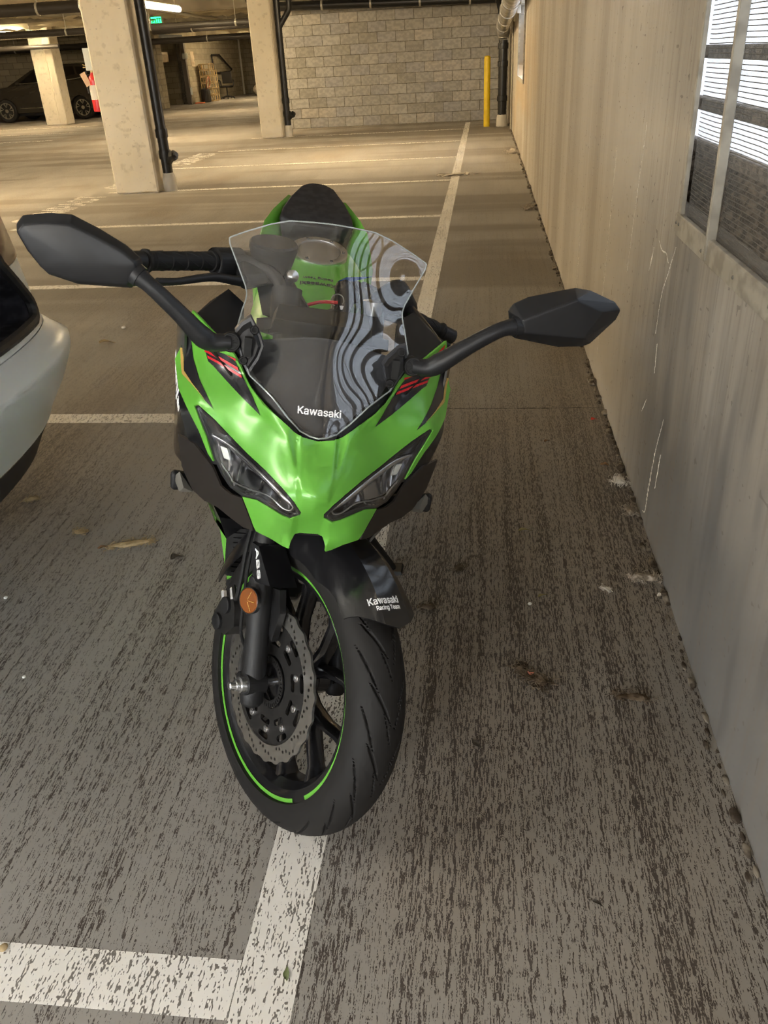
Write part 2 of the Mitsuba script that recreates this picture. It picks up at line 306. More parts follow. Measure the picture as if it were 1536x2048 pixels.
# window beside the bike: steel frame, wire mesh, wooden rails and white sheeting outside, earth against its foot
mat('steel', vary(A(0.26, 0.235, 0.19), A(0.36, 0.33, 0.27), 25), 0.55, 0.25)
mat('wire', A(0.16, 0.15, 0.13), 0.6, 0.4)
mat('rail_wood', vary(A(0.10, 0.085, 0.07), A(0.22, 0.19, 0.16), 8, 60, 60), 0.9)
scene['mat_sheet'] = {'type': 'twosided', 'bsdf': {'type': 'diffuse', 'reflectance': rgb(0.85, 0.87, 0.9)}}
scene['mat_sheet'] = {'type': 'principledthin', 'base_color': rgb(0.30, 0.335, 0.375), 'roughness': 0.6, 'diff_trans': 1.3, 'eta': 1.3}
mat('earth', mikit.proc(lambda p, n, uv: mix(A(0.035, 0.026, 0.018), A(0.20, 0.155, 0.11), ss(0.35, 0.75, fbm(p.x * 60, p.y * 45, p.z * 70, 4)))), 0.95, spec=0.1)
w1 = thing('window_1', 'mesh-covered vent window in the right wall, white sheeting behind its wire', 'window', kind='structure')
y0, y1, z0, z1 = W1
f = [bx(WX - 0.012, WX + 0.004, y0 - 0.05, y1 + 0.03, z0 - 0.035, z0 + 0.02, 0.003), bx(WX - 0.008, WX + 0.004, y1 - 0.006, y1 + 0.012, z0, z1, 0.002), bx(WX - 0.012, WX + 0.004, y0 - 0.05, y1 + 0.03, z1, z1 + 0.05, 0.003), bx(WX - 0.01, WX + 0.004, y0 - 0.05, y0, z0, z1)]
obj('frame', cat(*f), 'mat_steel', w1, False)
for y in (1.975, 1.20, 0.60): obj('mullion', bx(WX - 0.016, WX + 0.006, y - 0.0075, y + 0.0075, z0 - 0.028, z1 + 0.02, 0.002), 'mat_steel', w1, False)
for y in (2.31, 2.28, 2.02, 1.985, 1.74, 1.5, 1.25): obj('screw', lathe([(0.0045, 0), (0.004, 0.002), (0.001, 0.003)], (-1, 0, 0), (WX - 0.012, y, z0 - 0.010 + 0.008 * math.sin(9 * y)), 10), 'mat_wire', w1)
s = []
for k, z in enumerate(np.arange(z0 + 0.004, z1, 0.0098)):
    yy = np.linspace(y0, y1, 40); zz = z + 0.0035 * (meshkit.fbm(np.stack([yy * 5, yy * 0 + z * 9, yy * 0], 1), 3, 5) - 0.5) * 2
    s.append(tube(np.stack([yy * 0 + WX + 0.012, yy, zz], 1), 0.0009, 4))
for y in np.arange(y0, y1, 0.0052): s.append(tube([(WX + 0.0125, y, z0 - 0.01), (WX + 0.0125, y + 0.002, (z0 + z1) / 2), (WX + 0.0125, y, z1)], 0.0003, 3))
obj('wire_mesh', cat(*s), 'mat_wire', w1, False, kind='stuff')
for z in (1.075, 1.185, 1.315, 1.46, 1.62, 1.78): obj('louvre_rail', bx(0.615, 0.645, y0 - 0.9, y1 + 1.6, z - 0.016, z + 0.016, 0.003), 'mat_rail_wood', w1, False)
zs = (1.075, 1.185, 1.315, 1.46, 1.62, 1.78, 1.95)
for a, b in zip(zs[:-1], zs[1:]): obj('white_sheet', tm([(0.662, y0 - 0.9, a), (0.662, y1 + 1.6, a), (0.668, y1 + 1.6, b + (0.01 if b < 1.9 else 0.5)), (0.668, y0 - 0.9, b + (0.01 if b < 1.9 else 0.5))], [[0, 1, 2], [0, 2, 3]]), 'mat_sheet', w1, False)
v = []
gy, gz = np.meshgrid(np.linspace(y0 - 0.2, y1 + 1.6, 120), np.linspace(z0 - 0.1, 1.075, 14), indexing='ij')
gx = 0.60 + 0.06 * (gz - z0) / 0.14 + 0.03 * (meshkit.fbm(np.stack([gy * 18, gz * 18, gy * 0], -1), 3, 2) - 0.5)
obj('earth_bank', tm(np.stack([gx, gy, gz], -1).reshape(-1, 3), grid_faces(120, 14, False)), 'mat_earth', w1, 40)
obj('outside_ground', bx(0.80, 40, -40, 60, 0.4, 1.0), 'mat_earth', smooth=False, kind='structure')
# far window in the same wall
w2 = thing('window_2', 'small bright louvred vent window far along the right wall', 'window', kind='structure')
y0, y1, z0, z1 = W2
obj('frame', cat(bx(WX - 0.02, WX + 0.01, y0 - 0.05, y0, z0 - 0.05, z1), bx(WX - 0.02, WX + 0.01, y1, y1 + 0.05, z0 - 0.05, z1), bx(WX - 0.02, WX + 0.01, y0 - 0.05, y1 + 0.05, z0 - 0.05, z0), bx(WX - 0.02, WX + 0.01, y0 - 0.05, y1 + 0.05, z1, z1 + 0.05)), 'mat_steel', w2, False)
obj('white_sheet', tm([(0.72, y0 - 0.1, 1.15), (0.72, y1 + 0.2, 1.15), (0.74, y1 + 0.2, 2.0), (0.74, y0 - 0.1, 2.0)], [[0, 1, 2], [0, 2, 3]]), 'mat_sheet', w2, False)
for z in np.arange(1.15, 1.85, 0.12): obj('louvre_rail', bx(0.60, 0.63, y0, y1, z - 0.016, z + 0.016), 'mat_rail_wood', w2, False)
w3 = thing('window_3', 'open vent window in the right wall behind the camera', 'window', kind='structure')
y0, y1, z0, z1 = W3
obj('frame', cat(bx(WX - 0.012, WX + 0.004, y0 - 0.05, y1 + 0.05, z0 - 0.05, z0), bx(WX - 0.012, WX + 0.004, y0 - 0.05, y1 + 0.05, z1, z1 + 0.05), bx(WX - 0.012, WX + 0.004, y0 - 0.05, y0, z0, z1), bx(WX - 0.012, WX + 0.004, y1, y1 + 0.05, z0, z1)), 'mat_steel', w3, False)

# columns
def column_fn(p, n, uv):
    c = mix(A(0.66, 0.60, 0.48), A(0.76, 0.70, 0.58), fbm(p.x * 5, p.y * 5, p.z * 2.2))
    c = mix(c, A(0.34, 0.29, 0.20), 0.32 * ss(0.58, 0.78, fbm(p.x * 16, p.y * 16, p.z * 13 + 5)))
    return mix(c, A(0.10, 0.085, 0.06), 0.7 * ss(0.93, 0.96, noise(p.x * 55, p.y * 55, p.z * 50)))
mat('column', mikit.proc(column_fn), 0.85, spec=0.2)
obj('concrete_column', bx(-4.58, -4.02, 10.38, 10.94, 0, CZ, 0.02), 'mat_column', smooth=False, label='thick pale concrete column nearest the bike, black pipe on its right side', cat_='column')
obj('concrete_column', bx(-4.50, -4.06, 17.72, 18.16, 0, CZ, 0.02), 'mat_column', smooth=False, label='pale concrete column in front of the left end of the block wall', cat_='column')
obj('concrete_column', cat(bx(-13.24, -12.78, 26, 26.5, 0, CZ, 0.02), bx(-12.78, -12.55, 25.95, 26.5, 0, CZ, 0.02)), 'mat_column', smooth=False, label='far concrete column standing in front of the dark parked suv', cat_='column')
obj('concrete_column', bx(-12.35, -11.95, 33.0, 33.55, 0, CZ, 0.02), 'mat_far_block', smooth=False, label='dim tan column at the left edge of the storeroom opening', cat_='column')
# ================================================================ pipes, lamps, signs
mat('black_pipe', A(0.012, 0.013, 0.014), 0.32, spec=0.5)
mat('white_pipe', A(0.55, 0.52, 0.45), 0.5)
mat('dark_pipe', A(0.03, 0.026, 0.022), 0.5)
mat('hanger', A(0.5, 0.48, 0.42), 0.4, 0.5)
mat('foil', vary(A(0.45, 0.43, 0.38), A(0.62, 0.60, 0.55), 6), 0.28, 0.85)
mat('lamp_white', A(0.75, 0.72, 0.65), 0.4)
scene['mat_diffuser'] = {'type': 'diffuse', 'reflectance': rgb(0.7, 0.7, 0.65)}
def standpipe(x, y, r, z1, label, offset=None, cleanout=True):
    t = thing('drain_pipe', label, 'pipe')
    pts = [(x, y, 0.2), (x, y, z1)] if offset is None else [(x, y, 0.2), (x, y, offset), (x + 0.05, y, offset + 0.08), (x + 0.22, y, offset + 0.3), (x + 0.24, y, offset + 0.42), (x + 0.24, y, z1)]
    obj('pipe', tube(pts, r, 20) if offset is None else cat(tube(pts[:2] + [(x, y, z1)], r, 18), tube(pts[1:], r * 0.85, 16, 24)), 'mat_black_pipe', t, 40)
    obj('foot_sleeve', lathe([(r * 1.35, 0), (r * 1.3, 0.12), (r * 1.15, 0.2), (r * 1.02, 0.21)], at=(x, y, 0), sides=22), 'mat_white_pipe', t, 40, 'white foot sleeve')
    for z in (0.42, 0.66) if cleanout else (0.5, 1.1, z1 - 0.1): obj('coupling', lathe([(r * 1.14, -0.05), (r * 1.2, -0.045), (r * 1.2, 0.045), (r * 1.14, 0.05)], at=(x, y, z), sides=22), 'mat_black_pipe', t, 40)
    if cleanout:
        obj('cleanout_branch', tube([(x, y, 0.30), (x + r * 0.9, y - r * 0.4, 0.36), (x + r * 1.7, y - r * 0.8, 0.42)], r * 0.75, 14, 8), 'mat_black_pipe', t, 40)
        obj('cleanout_cap', lathe([(r * 0.95, 0), (r * 0.95, 0.05), (r * 0.5, 0.055), (r * 0.5, 0.085)], (1, -0.4, 0.3), (x + r * 1.6, y - r * 0.75, 0.40), 8), 'mat_black_pipe', t, False)
standpipe(-3.925, 10.55, 0.062, CZ - 0.002, 'black drain pipe standing against the nearest concrete column')
standpipe(-3.975, 17.95, 0.062, CZ - 0.002, 'black drain pipe with a side branch beside the column by the block wall', 1.9)
standpipe(0.35, 18.12, 0.085, 1.50, 'thick black corner pipe behind the yellow bollard', None, False)
t = thing('foil_duct', 'silver foil-wrapped pipe running high along the right wall', 'pipe')
P0, P1 = A(0.33, 17.55, 1.72), A(0.35, -3.0, 2.52)
obj('pipe', tube([P0, P0 + 0.3 * (P1 - P0), P1], 0.12, 22, 30), 'mat_foil', t, 40)
obj('elbow', tube([(0.35, 18.12, 1.52), (0.35, 18.12, 1.62), (0.345, 17.97, 1.69), (0.33, 17.56, 1.72)], [0.10, 0.125, 0.125, 0.122], 20, 14), 'mat_foil', t, 40)
for k in range(14):
    c = P0 + (P1 - P0) * (0.02 + 0.075 * k); obj('band', tube([c - 0.012 * unit(P1 - P0), c + 0.012 * unit(P1 - P0)], 0.127, 22), 'mat_hanger', t, 40)
    if k < 9: obj('pipe_bracket', bx(WX - 0.055, WX + 0.002, c[1] + 0.10, c[1] + 0.17, c[2] - 0.06, c[2] + 0.10, 0.005), 'mat_lamp_white', 'wall_right', False)
def hung(name, p, r, m, label, hang=0, cat_='pipe', n=None, group=None):
    t = thing(name, label, cat_, group); p = np.asarray(p, float)
    obj('pipe', tube(p, r, 14, n), m, t, 40)
    L = np.linalg.norm(p[-1] - p[0])
    for k in range(hang):
        c = p[0] + (p[-1] - p[0]) * ((k + 0.5) / hang)
        obj('hanger', cat(cyl(c + A(0, 0, r * 0.9), [c[0], c[1], CZ - 0.002], 0.008, sides=6), tube([c - 0.02 * unit(p[-1] - p[0]), c + 0.02 * unit(p[-1] - p[0])], r * 1.08, 12)), 'mat_hanger', t, 40)
    return t
hung('overhead_pipe', [(-4.9, 19.55, 2.36), (0.20, 19.55, 2.25)], 0.085, 'mat_black_pipe', 'thick black pipe running along the top of the block wall', 5)
hung('overhead_pipe', [(-4.9, 19.3, 2.50), (0.3, 19.3, 2.47)], 0.06, 'mat_black_pipe', 'thinner black pipe above and in front of the block wall pipe', 6)
hung('overhead_pipe', [(0.235, 19.55, 2.235), (0.29, 19.5, 2.2), (0.30, 19.0, 2.08), (0.31, 18.4, 2.02), (0.31, 18.3, 1.90)], 0.07, 'mat_black_pipe', 'short black elbow pipe dropping to the corner pipe', 0, n=14)
hung('overhead_pipe', [(-4.6, 19.88, 2.64), (0.4, 19.88, 2.64)], 0.10, 'mat_dark_pipe', 'dark pipe tight under the ceiling above the block wall', 0)
hung('overhead_pipe', [(-14.5, 20.5, 2.20), (-4.6, 20.9, 2.17)], 0.07, 'mat_dark_pipe', 'long dark pipe crossing the lane left of the nearest column', 5)
hung('overhead_pipe', [(-15.0, 23.7, 2.26), (-5.0, 24.0, 2.30)], 0.055, 'mat_white_pipe', 'pale pipe crossing the lane beyond the nearest column', 5)
hung('overhead_pipe', [(-22, 25.6, 2.08), (-12.2, 25.75, 2.06)], 0.06, 'mat_dark_pipe', 'brown pipe passing in front of the far column', 2)
hung('overhead_pipe', [(-22, 31.5, 2.15), (-8.0, 32.4, 2.20)], 0.10, 'mat_dark_pipe', 'thick dark pipe below the ceiling near the storeroom', 4)
hung('overhead_pipe', [(-10.5, 29.0, 2.42), (-5.0, 28.2, 2.44)], 0.13, 'mat_dark_pipe', 'thick dark duct left of the second column near the ceiling', 2)
hung('overhead_pipe', [(-7.2, 20.0, 2.50), (-7.1, 27.5, 2.36)], 0.035, 'mat_white_pipe', 'thin pale pipe leading away from the lit ceiling lamp', 2)
hung('overhead_pipe', [(-12.0, 16.2, 2.38), (-7.3, 16.6, 2.41)], 0.10, 'mat_dark_pipe', 'thick brown pipe at the top edge left of the nearest column', 3)
mat('concrete_beam', vary(A(0.24, 0.21, 0.155), A(0.34, 0.30, 0.23), 3), 0.9, spec=0.15)
for k, y in enumerate((21.6, 26.3, 30.8, 38.5)): obj('ceiling_beam', bx(-23.6, -4.8, y, y + 0.45, 2.48, CZ, 0.02), 'mat_concrete_beam', 'ceiling', False)
# crumpled sheets of insulation under the ceiling
mat('insulation', vary(A(0.44, 0.38, 0.27), A(0.60, 0.54, 0.40), 1.3), 0.85, spec=0.2)
for k, (x0, x1, y0, y1) in enumerate(((-14.5, -8.6, 21.0, 25.0), (-13.8, -8.9, 26.8, 30.4), (-8.4, -5.0, 22.5, 26.0), (-11.6, -5.2, 31.3, 36.5))):
    gx, gy = np.meshgrid(np.linspace(x0, x1, 50), np.linspace(y0, y1, 40), indexing='ij')
    n = meshkit.fbm(np.stack([gx * 0.9, gy * 0.9, gx * 0 + k], -1), 4, k)
    gz = CZ - 0.10 - 0.30 * n + 0.06 * np.abs(np.sin(gx * 5 + 3 * n))
    obj('insulation_sheet', tm(np.stack([gx, gy, gz], -1).reshape(-1, 3), grid_faces(50, 40, False)), 'mat_insulation', 'ceiling', True)
# fluorescent lamps: housing and a long lit diffuser
def lamp(x, y, z, L, label, along='y', group=None, gain=1.0, col=None):
    t = thing('ceiling_lamp', label, 'ceiling lamp', group)
    M = np.eye(3) if along == 'y' else np.array([[0, 1, 0], [-1, 0, 0], [0, 0, 1.0]]); at = [x, y, z]
    obj('housing', xf(bx(-0.035, 0.035, -L / 2, L / 2, 0.058, 0.085, 0.008), M, at), 'mat_lamp_white', t, False)
    an = np.linspace(-np.pi - 0.95, 0.95, 15); ring = [np.stack([0.065 * np.cos(an), an * 0 + s, 0.012 + 0.055 * np.sin(an)], 1) for s in (-L / 2 + 0.02, L / 2 - 0.02)]
    obj('diffuser', xf(loft(ring), M, at), 'mat_diffuser', t, 40, emitter={'type': 'area', 'radiance': rgb(*(LAMP * gain * (WARM if col is None else col)))})
    for s in (-1, 1): obj('hanger', xf(cyl([0, s * L * 0.4, 0.075], [0, s * L * 0.4, CZ - z - 0.001], 0.006, sides=6), M, at), 'mat_hanger', t, False)
lamp(-6.52, 18.6, 2.42, 2.4, 'lit fluorescent ceiling lamp above the lane right of the nearest column')
lamp(-13.05, 24.4, 2.36, 2.4, 'lit ceiling lamp glowing at the left edge above the dark suv')
for x, y in ((-6.75, 9.5), (-6.75, 1.5), (-13.0, 14.0), (-13.0, 5.0), (-8.5, 29.0), (-2.2, 13.5), (-9.3, 38.0)):
    lamp(x, y, 2.5, 2.4, 'fluorescent ceiling lamp of the garage, outside the picture', group='ceiling lamps outside the picture')
lamp(-1.75, -4.4, 2.5, 1.2, 'bright fluorescent ceiling lamp behind the camera', along='x', gain=1.5, col=A(1.0, 0.93, 0.83))
lamp(-3.1, 0.3, 2.5, 2.4, 'fluorescent ceiling lamp above and left of the camera', gain=0.45, col=A(1.0, 0.96, 0.90))
# exit sign
mat('exit_green', A(0.02, 0.5, 0.12), 0.4); mat('sign_white', A(0.75, 0.78, 0.72), 0.4)
scene['mat_exit_glow'] = {'type': 'diffuse', 'reflectance': rgb(0.02, 0.4, 0.1)}
t = thing('exit_sign', 'small green lit exit sign hanging under the ceiling right of the nearest column', 'exit sign')
F = frame([1, 0, 0], [0, 0, 1]); at = A(-8.80, 24.2, 2.32)
obj('case', bx(at[0], at[0] + 0.34, at[1], at[1] + 0.06, at[2], at[2] + 0.24, 0.008), 'mat_sign_white', t, False)
obj('face', bx(at[0] + 0.03, at[0] + 0.31, at[1] - 0.004, at[1] + 0.002, at[2] + 0.02, at[2] + 0.22), 'mat_exit_glow', t, False, emitter={'type': 'area', 'radiance': rgb(0.03, 1.1, 0.22)})
w = meshkit.text_mesh('EXIT', 0.12, 0.003, bold=True); w = xf(w, np.diag([0.24 / w.extents[0], 1, 1]))
obj('lettering', xf(w, F, at + A(0.05, -0.0045, 0.06)), 'mat_exit_green', t, False)
obj('rod', cyl(at + A(0.17, 0.03, 0.24), [at[0] + 0.17, at[1] + 0.03, CZ - 0.001], 0.012, sides=8), 'mat_hanger', t, False)
# bollard
mat('yellow', vary(A(0.80, 0.55, 0.015), A(0.86, 0.62, 0.03), 9), 0.4)
obj('bollard', lathe([(0.062, 0), (0.062, 1.21), (0.058, 1.235), (0.03, 1.25), (0.0, 1.253)], at=(0.05, 18.2, 0), sides=28), 'mat_yellow', smooth=40, label='yellow steel bollard in front of the right end of the block wall', cat_='bollard')
# fire extinguisher hung on the left face of the nearest column
mat('red', A(0.55, 0.02, 0.025), 0.3, coat=0.6); mat('label_white', A(0.78, 0.74, 0.66), 0.5); mat('black_rubber', A(0.012, 0.012, 0.012), 0.6); mat('brass', A(0.5, 0.4, 0.2), 0.35, 0.8)
t = thing('fire_extinguisher', 'red fire extinguisher hanging on the left side of the nearest concrete column', 'fire extinguisher')
ex = A(-4.66, 10.56, 0.93)
obj('cylinder', lathe([(0.06, 0), (0.066, 0.01), (0.066, 0.33), (0.055, 0.37), (0.025, 0.40), (0.022, 0.42)], at=ex, sides=24), 'mat_red', t, 40)
obj('instruction_label', lathe([(0.0667, 0.13), (0.0672, 0.131), (0.0672, 0.285), (0.0667, 0.286)], at=ex, sides=24), 'mat_label_white', t, 40, 'white paper label')
obj('valve', cat(cyl(ex + A(0, 0, 0.41), ex + A(0, 0, 0.46), 0.02), bx(ex[0] - 0.10, ex[0] + 0.02, ex[1] - 0.012, ex[1] + 0.012, ex[2] + 0.47, ex[2] + 0.482, 0.003), hull([ex + A(-0.10, -0.01, 0.50), ex + A(-0.10, 0.01, 0.50), ex + A(0.02, -0.01, 0.46), ex + A(0.02, 0.01, 0.46), ex + A(-0.10, 0, 0.512), ex + A(0.02, 0, 0.475)])), 'mat_brass', t, 40)
obj('hose', tube([ex + A(0, 0, 0.44), ex + A(-0.06, -0.02, 0.43), ex + A(-0.085, -0.02, 0.34), ex + A(-0.08, -0.02, 0.20)], 0.011, 10, 16), 'mat_black_rubber', t, 40)
mat('tag_paper', A(0.62, 0.42, 0.28), 0.7)
obj('inspection_tag', xf(bx(-0.035, 0.035, -0.001, 0.001, -0.15, 0, 0.0), frame([0.92, 0, 0.38], [0, 1, 0]) @ np.diag([1, 1, -1.0]) @ np.diag([1, 1, -1.0]), ex + A(-0.10, -0.06, 0.42)), 'mat_tag_paper', t, False, 'salmon coloured inspection tag')
obj('wall_sign', bx(-4.655, -4.58, 10.40, 10.408, 1.37, 1.60), 'mat_sign_white', smooth=False, label='narrow white sign sticking out from the nearest column above the fire extinguisher', cat_='sign')
# ================================================================ vehicles and clutter in the distance
def squircle(hx, hy, e, n=40):
    t = np.arange(n) * 2 * np.pi / n
    return np.stack([hx * np.sign(np.cos(t)) * np.abs(np.cos(t)) ** e, hy * np.sign(np.sin(t)) * np.abs(np.sin(t)) ** e], 1)
mat('suv_paint', A(0.030, 0.026, 0.020), 0.30, 0.3, coat=1.0)
mat('dark_glass', A(0.006, 0.006, 0.006), 0.06, spec=0.6)
mat('tyre', A(0.018, 0.017, 0.016), 0.8)
mat('alloy', A(0.55, 0.52, 0.46), 0.3, 0.8)
mat('chrome', A(0.75, 0.74, 0.70), 0.12, 1.0)
mat('black_plastic', A(0.016, 0.016, 0.017), 0.5)
def car_wheel(parent, c, side, r=0.355, w=0.22):
    """road wheel at c with the outer face towards side (+-y)"""
    ax = (0, side, 0); c = A(*c)
    o = obj('wheel', lathe([(r * 0.66, -w / 2), (r * 0.9, -w / 2), (r * 0.985, -w * 0.38), (r, -w * 0.2), (r, w * 0.2), (r * 0.985, w * 0.38), (r * 0.9, w / 2), (r * 0.7, w / 2), (r * 0.66, w * 0.3)], ax, c, 36), 'mat_tyre', parent, 40)
    ang = []
    F = np.stack([[1, 0, 0], [0, 0, 1], [0, side, 0]], 1).astype(float)
    for k in range(5):
        a = k * 2 * np.pi / 5 + 0.3
        for s in (-1, 1):
            p = Polygon([(0.03, -0.022), (0.09, -0.020), (r * 0.66, 0.02 + s * 0.06), (r * 0.66, -0.02 + s * 0.06), (0.09, 0.0)]).buffer(0.006)
            ang.append(shapely.affinity.rotate(p, a, origin=(0, 0), use_radians=True))
    ang.append(Point(0, 0).buffer(0.055)); ang.append(Point(0, 0).buffer(r * 0.69).difference(Point(0, 0).buffer(r * 0.63)))
    obj('rim', extr(unary_union(ang), 0.03, F, c + A(0, side * (w * 0.36), 0)), 'mat_alloy', o, False)
    return o
def suv(x0, y, label):
    """dark suv, nose towards -x, its near side at y"""
    t = thing('suv', label, 'car')
    prof = lambda pts: np.array(pts, float)
    # side outline of the lower body and of the glasshouse (x from the nose, z)
    low = prof([(0.02, 0.35), (0.0, 0.55), (0.06, 0.80), (0.35, 0.97), (1.15, 1.07), (2.0, 1.13), (3.4, 1.17), (4.35, 1.14), (4.52, 0.95), (4.55, 0.55), (4.45, 0.32), (3.97, 0.30), (3.93, 0.52), (3.80, 0.66), (3.60, 0.73), (3.40, 0.66), (3.27, 0.52), (3.23, 0.26), (1.27, 0.26), (1.23, 0.52), (1.10, 0.66), (0.90, 0.73), (0.70, 0.66), (0.57, 0.52), (0.53, 0.30)])
    secs = []
    for s, k in ((-0.93, 0.965), (-0.88, 0.99), (-0.7, 1.0), (0.7, 1.0), (0.88, 0.99), (0.93, 0.965)):
        c = A(2.28, 0.7); q = c + (low - c) * k; secs.append(np.stack([x0 + q[:, 0], np.full(len(q), y + 0.93 + s), q[:, 1]], 1))
    m = cat(*[tm(np.vstack([a, b]), [[i, (i + 1) % 25, 25 + (i + 1) % 25] for i in range(25)] + [[i, 25 + (i + 1) % 25, 25 + i] for i in range(25)]) for a, b in zip(secs[:-1], secs[1:])])
    caps = []
    for q, sg in ((secs[0], -1), (secs[-1], 1)):
        c = extr(Polygon(q[:, [0, 2]]), 1e-3); caps.append(tm(np.stack([c.vertices[:, 0], np.full(len(c.vertices), q[0, 1]), c.vertices[:, 1]], 1), c.faces))
    obj('body', cat(m, *caps), 'mat_suv_paint', t, 25)
    house = prof([(1.10, 1.05), (1.95, 1.50), (2.3, 1.60), (3.2, 1.64), (4.05, 1.58), (4.42, 1.14)])
    secs = [np.stack([x0 + 2.7 + (house[:, 0] - 2.7) * k, np.full(6, y + 0.93 + s), house[:, 1] - dz], 1) for s, k, dz in ((-0.90, 1.0, 0.0), (-0.70, 0.95, 0.0), (0.70, 0.95, 0.0), (0.90, 1.0, 0.0))]
    secs = [np.where(A(0, 1, 0) > 0, q, q) for q in secs]
    for q, s in zip(secs, (-1, -1, 1, 1)): q[1:5, 1] -= 0 if abs(q[0, 1] - y - 0.93) < 0.8 else s * 0.20
    obj('roof', loft(secs, True, True), 'mat_suv_paint', t, 25)
    def side_glass(name, pts):
        q = A(*pts); f = (q[:, 1] - 1.05) / 0.55
        v = np.stack([x0 + q[:, 0], y + 0.03 - 0.012 + 0.2 * np.clip(f, 0, 1), q[:, 1]], 1)
        obj(name, hull(np.vstack([v, v + A(0, 0.012, 0)])), 'mat_dark_glass', t, False)
    side_glass('window', [(1.55, 1.15), (2.10, 1.50), (2.55, 1.56), (2.55, 1.17)])
    side_glass('window', [(2.62, 1.17), (2.62, 1.56), (3.45, 1.56), (3.55, 1.22)])
    side_glass('window', [(3.62, 1.24), (3.52, 1.55), (3.85, 1.52), (4.15, 1.33)])
    obj('window_trim', tube([(x0 + 1.5, y + 0.02, 1.135), (x0 + 2.6, y + 0.02, 1.155), (x0 + 3.5, y + 0.02, 1.20), (x0 + 4.2, y + 0.04, 1.33)], 0.012, 8, 20), 'mat_chrome', t, 40)
    obj('roof_rail', tube([(x0 + 2.3, y + 0.28, 1.61), (x0 + 2.5, y + 0.27, 1.68), (x0 + 3.7, y + 0.27, 1.69), (x0 + 3.95, y + 0.28, 1.60)], 0.018, 8, 24), 'mat_alloy', t, 40)
    for a, b in ((1.42, 2.35), (2.4, 3.1)): obj('sill_trim', bx(x0 + a, x0 + b, y - 0.012, y + 0.02, 0.40, 0.425, 0.004), 'mat_chrome', t, False)
    for a, b in ((2.58, 0.0),): obj('door_seam', bx(x0 + a - 0.004, x0 + a + 0.004, y - 0.002, y + 0.02, 0.3, 1.1), 'mat_black_plastic', t, False)
    for a in (1.9, 3.0): obj('door_handle', bx(x0 + a, x0 + a + 0.2, y - 0.02, y + 0.01, 1.0, 1.03, 0.006), 'mat_suv_paint', t, False)
    obj('side_mirror', hull(sph([x0 + 1.55, y - 0.10, 1.14], 0.09, 1, (0.7, 1.1, 0.7)).vertices), 'mat_suv_paint', t, 40)
    obj('headlamp', hull([(x0 + 0.05, y + 0.03, 0.82), (x0 + 0.42, y + 0.01, 0.90), (x0 + 0.40, y + 0.0, 0.96), (x0 + 0.10, y + 0.06, 0.86), (x0 + 0.3, y + 0.1, 0.93)]), 'mat_chrome', t, False)
    obj('tail_lamp', hull([(x0 + 4.2, y + 0.02, 1.02), (x0 + 4.52, y + 0.06, 0.98), (x0 + 4.50, y + 0.08, 1.12), (x0 + 4.25, y + 0.03, 1.12)]), mat('tail_red', A(0.15, 0.01, 0.01), 0.2), t, False)
    obj('underbody', bx(x0 + 0.4, x0 + 4.2, y + 0.25, y + 1.6, 0.17, 0.5), 'mat_black_plastic', t, False)
    for x in (0.90, 3.60):
        for s in (-1, 1): car_wheel(t, (x0 + x, y + 0.93 + s * 0.80, 0.355), s)
suv(-16.85, 28.75, 'dark parked suv standing side-on behind the far column, nose to the left')
# front of a pale car showing between the nearest column's pipe and the tan column
mat('cream_paint', A(0.55, 0.50, 0.40), 0.3, coat=1.0)
t = thing('car', 'cream car front end showing just right of the nearest column, before the tan column', 'car')
cx, cy = -13.22, 30.85
secs = []
for y, zt, zb, hw in ((0.0, 0.62, 0.38, 0.55), (0.06, 0.80, 0.33, 0.66), (0.30, 0.98, 0.30, 0.72), (0.75, 1.06, 0.28, 0.75), (1.9, 1.08, 0.28, 0.75), (2.1, 1.0, 0.34, 0.70)):
    q = squircle(hw, (zt - zb) / 2, 0.45, 32); secs.append(np.stack([cx + q[:, 0], np.full(32, cy + y), (zt + zb) / 2 + q[:, 1]], 1))
obj('body', loft(secs), 'mat_cream_paint', t, 40)
secs = [np.stack([np.full(4, cx + s), cy + A(0.55, 0.95, 1.75, 2.05), A(1.0, 1.45, 1.48, 1.02)], 1) for s in (-0.70, -0.56, 0.56, 0.70)]
for q, s in zip(secs, (-1, 0, 0, 1)): q[1:3, 0] -= 0.13 * s
obj('cabin', loft(secs), 'mat_dark_glass', t, 20)
obj('roof', bx(cx - 0.55, cx + 0.55, cy + 0.95, cy + 1.75, 1.462, 1.50, 0.012), 'mat_cream_paint', t, False)
for s in (-1, 1): obj('headlamp', sph((cx + s * 0.52, cy + 0.10, 0.76), 0.12, 2, (1.0, 0.8, 0.7)), 'mat_chrome', t, True)
obj('grille', bx(cx - 0.35, cx + 0.35, cy - 0.012, cy + 0.06, 0.52, 0.62, 0.01), 'mat_black_plastic', t, False)
obj('bumper', bx(cx - 0.66, cx + 0.66, cy - 0.03, cy + 0.12, 0.33, 0.48, 0.03), 'mat_black_plastic', t, False)
for y in (0.5, 1.72):
    for s in (-1, 1): xw = car_wheel(t, (0, 0, 0), s, 0.28, 0.17); [scene[k].update(to_world=T().translate([cx + s * 0.63, cy + y, 0.28]).rotate([0, 0, 1], -90)) for k in scene if k == xw or k.startswith(xw + '__')]
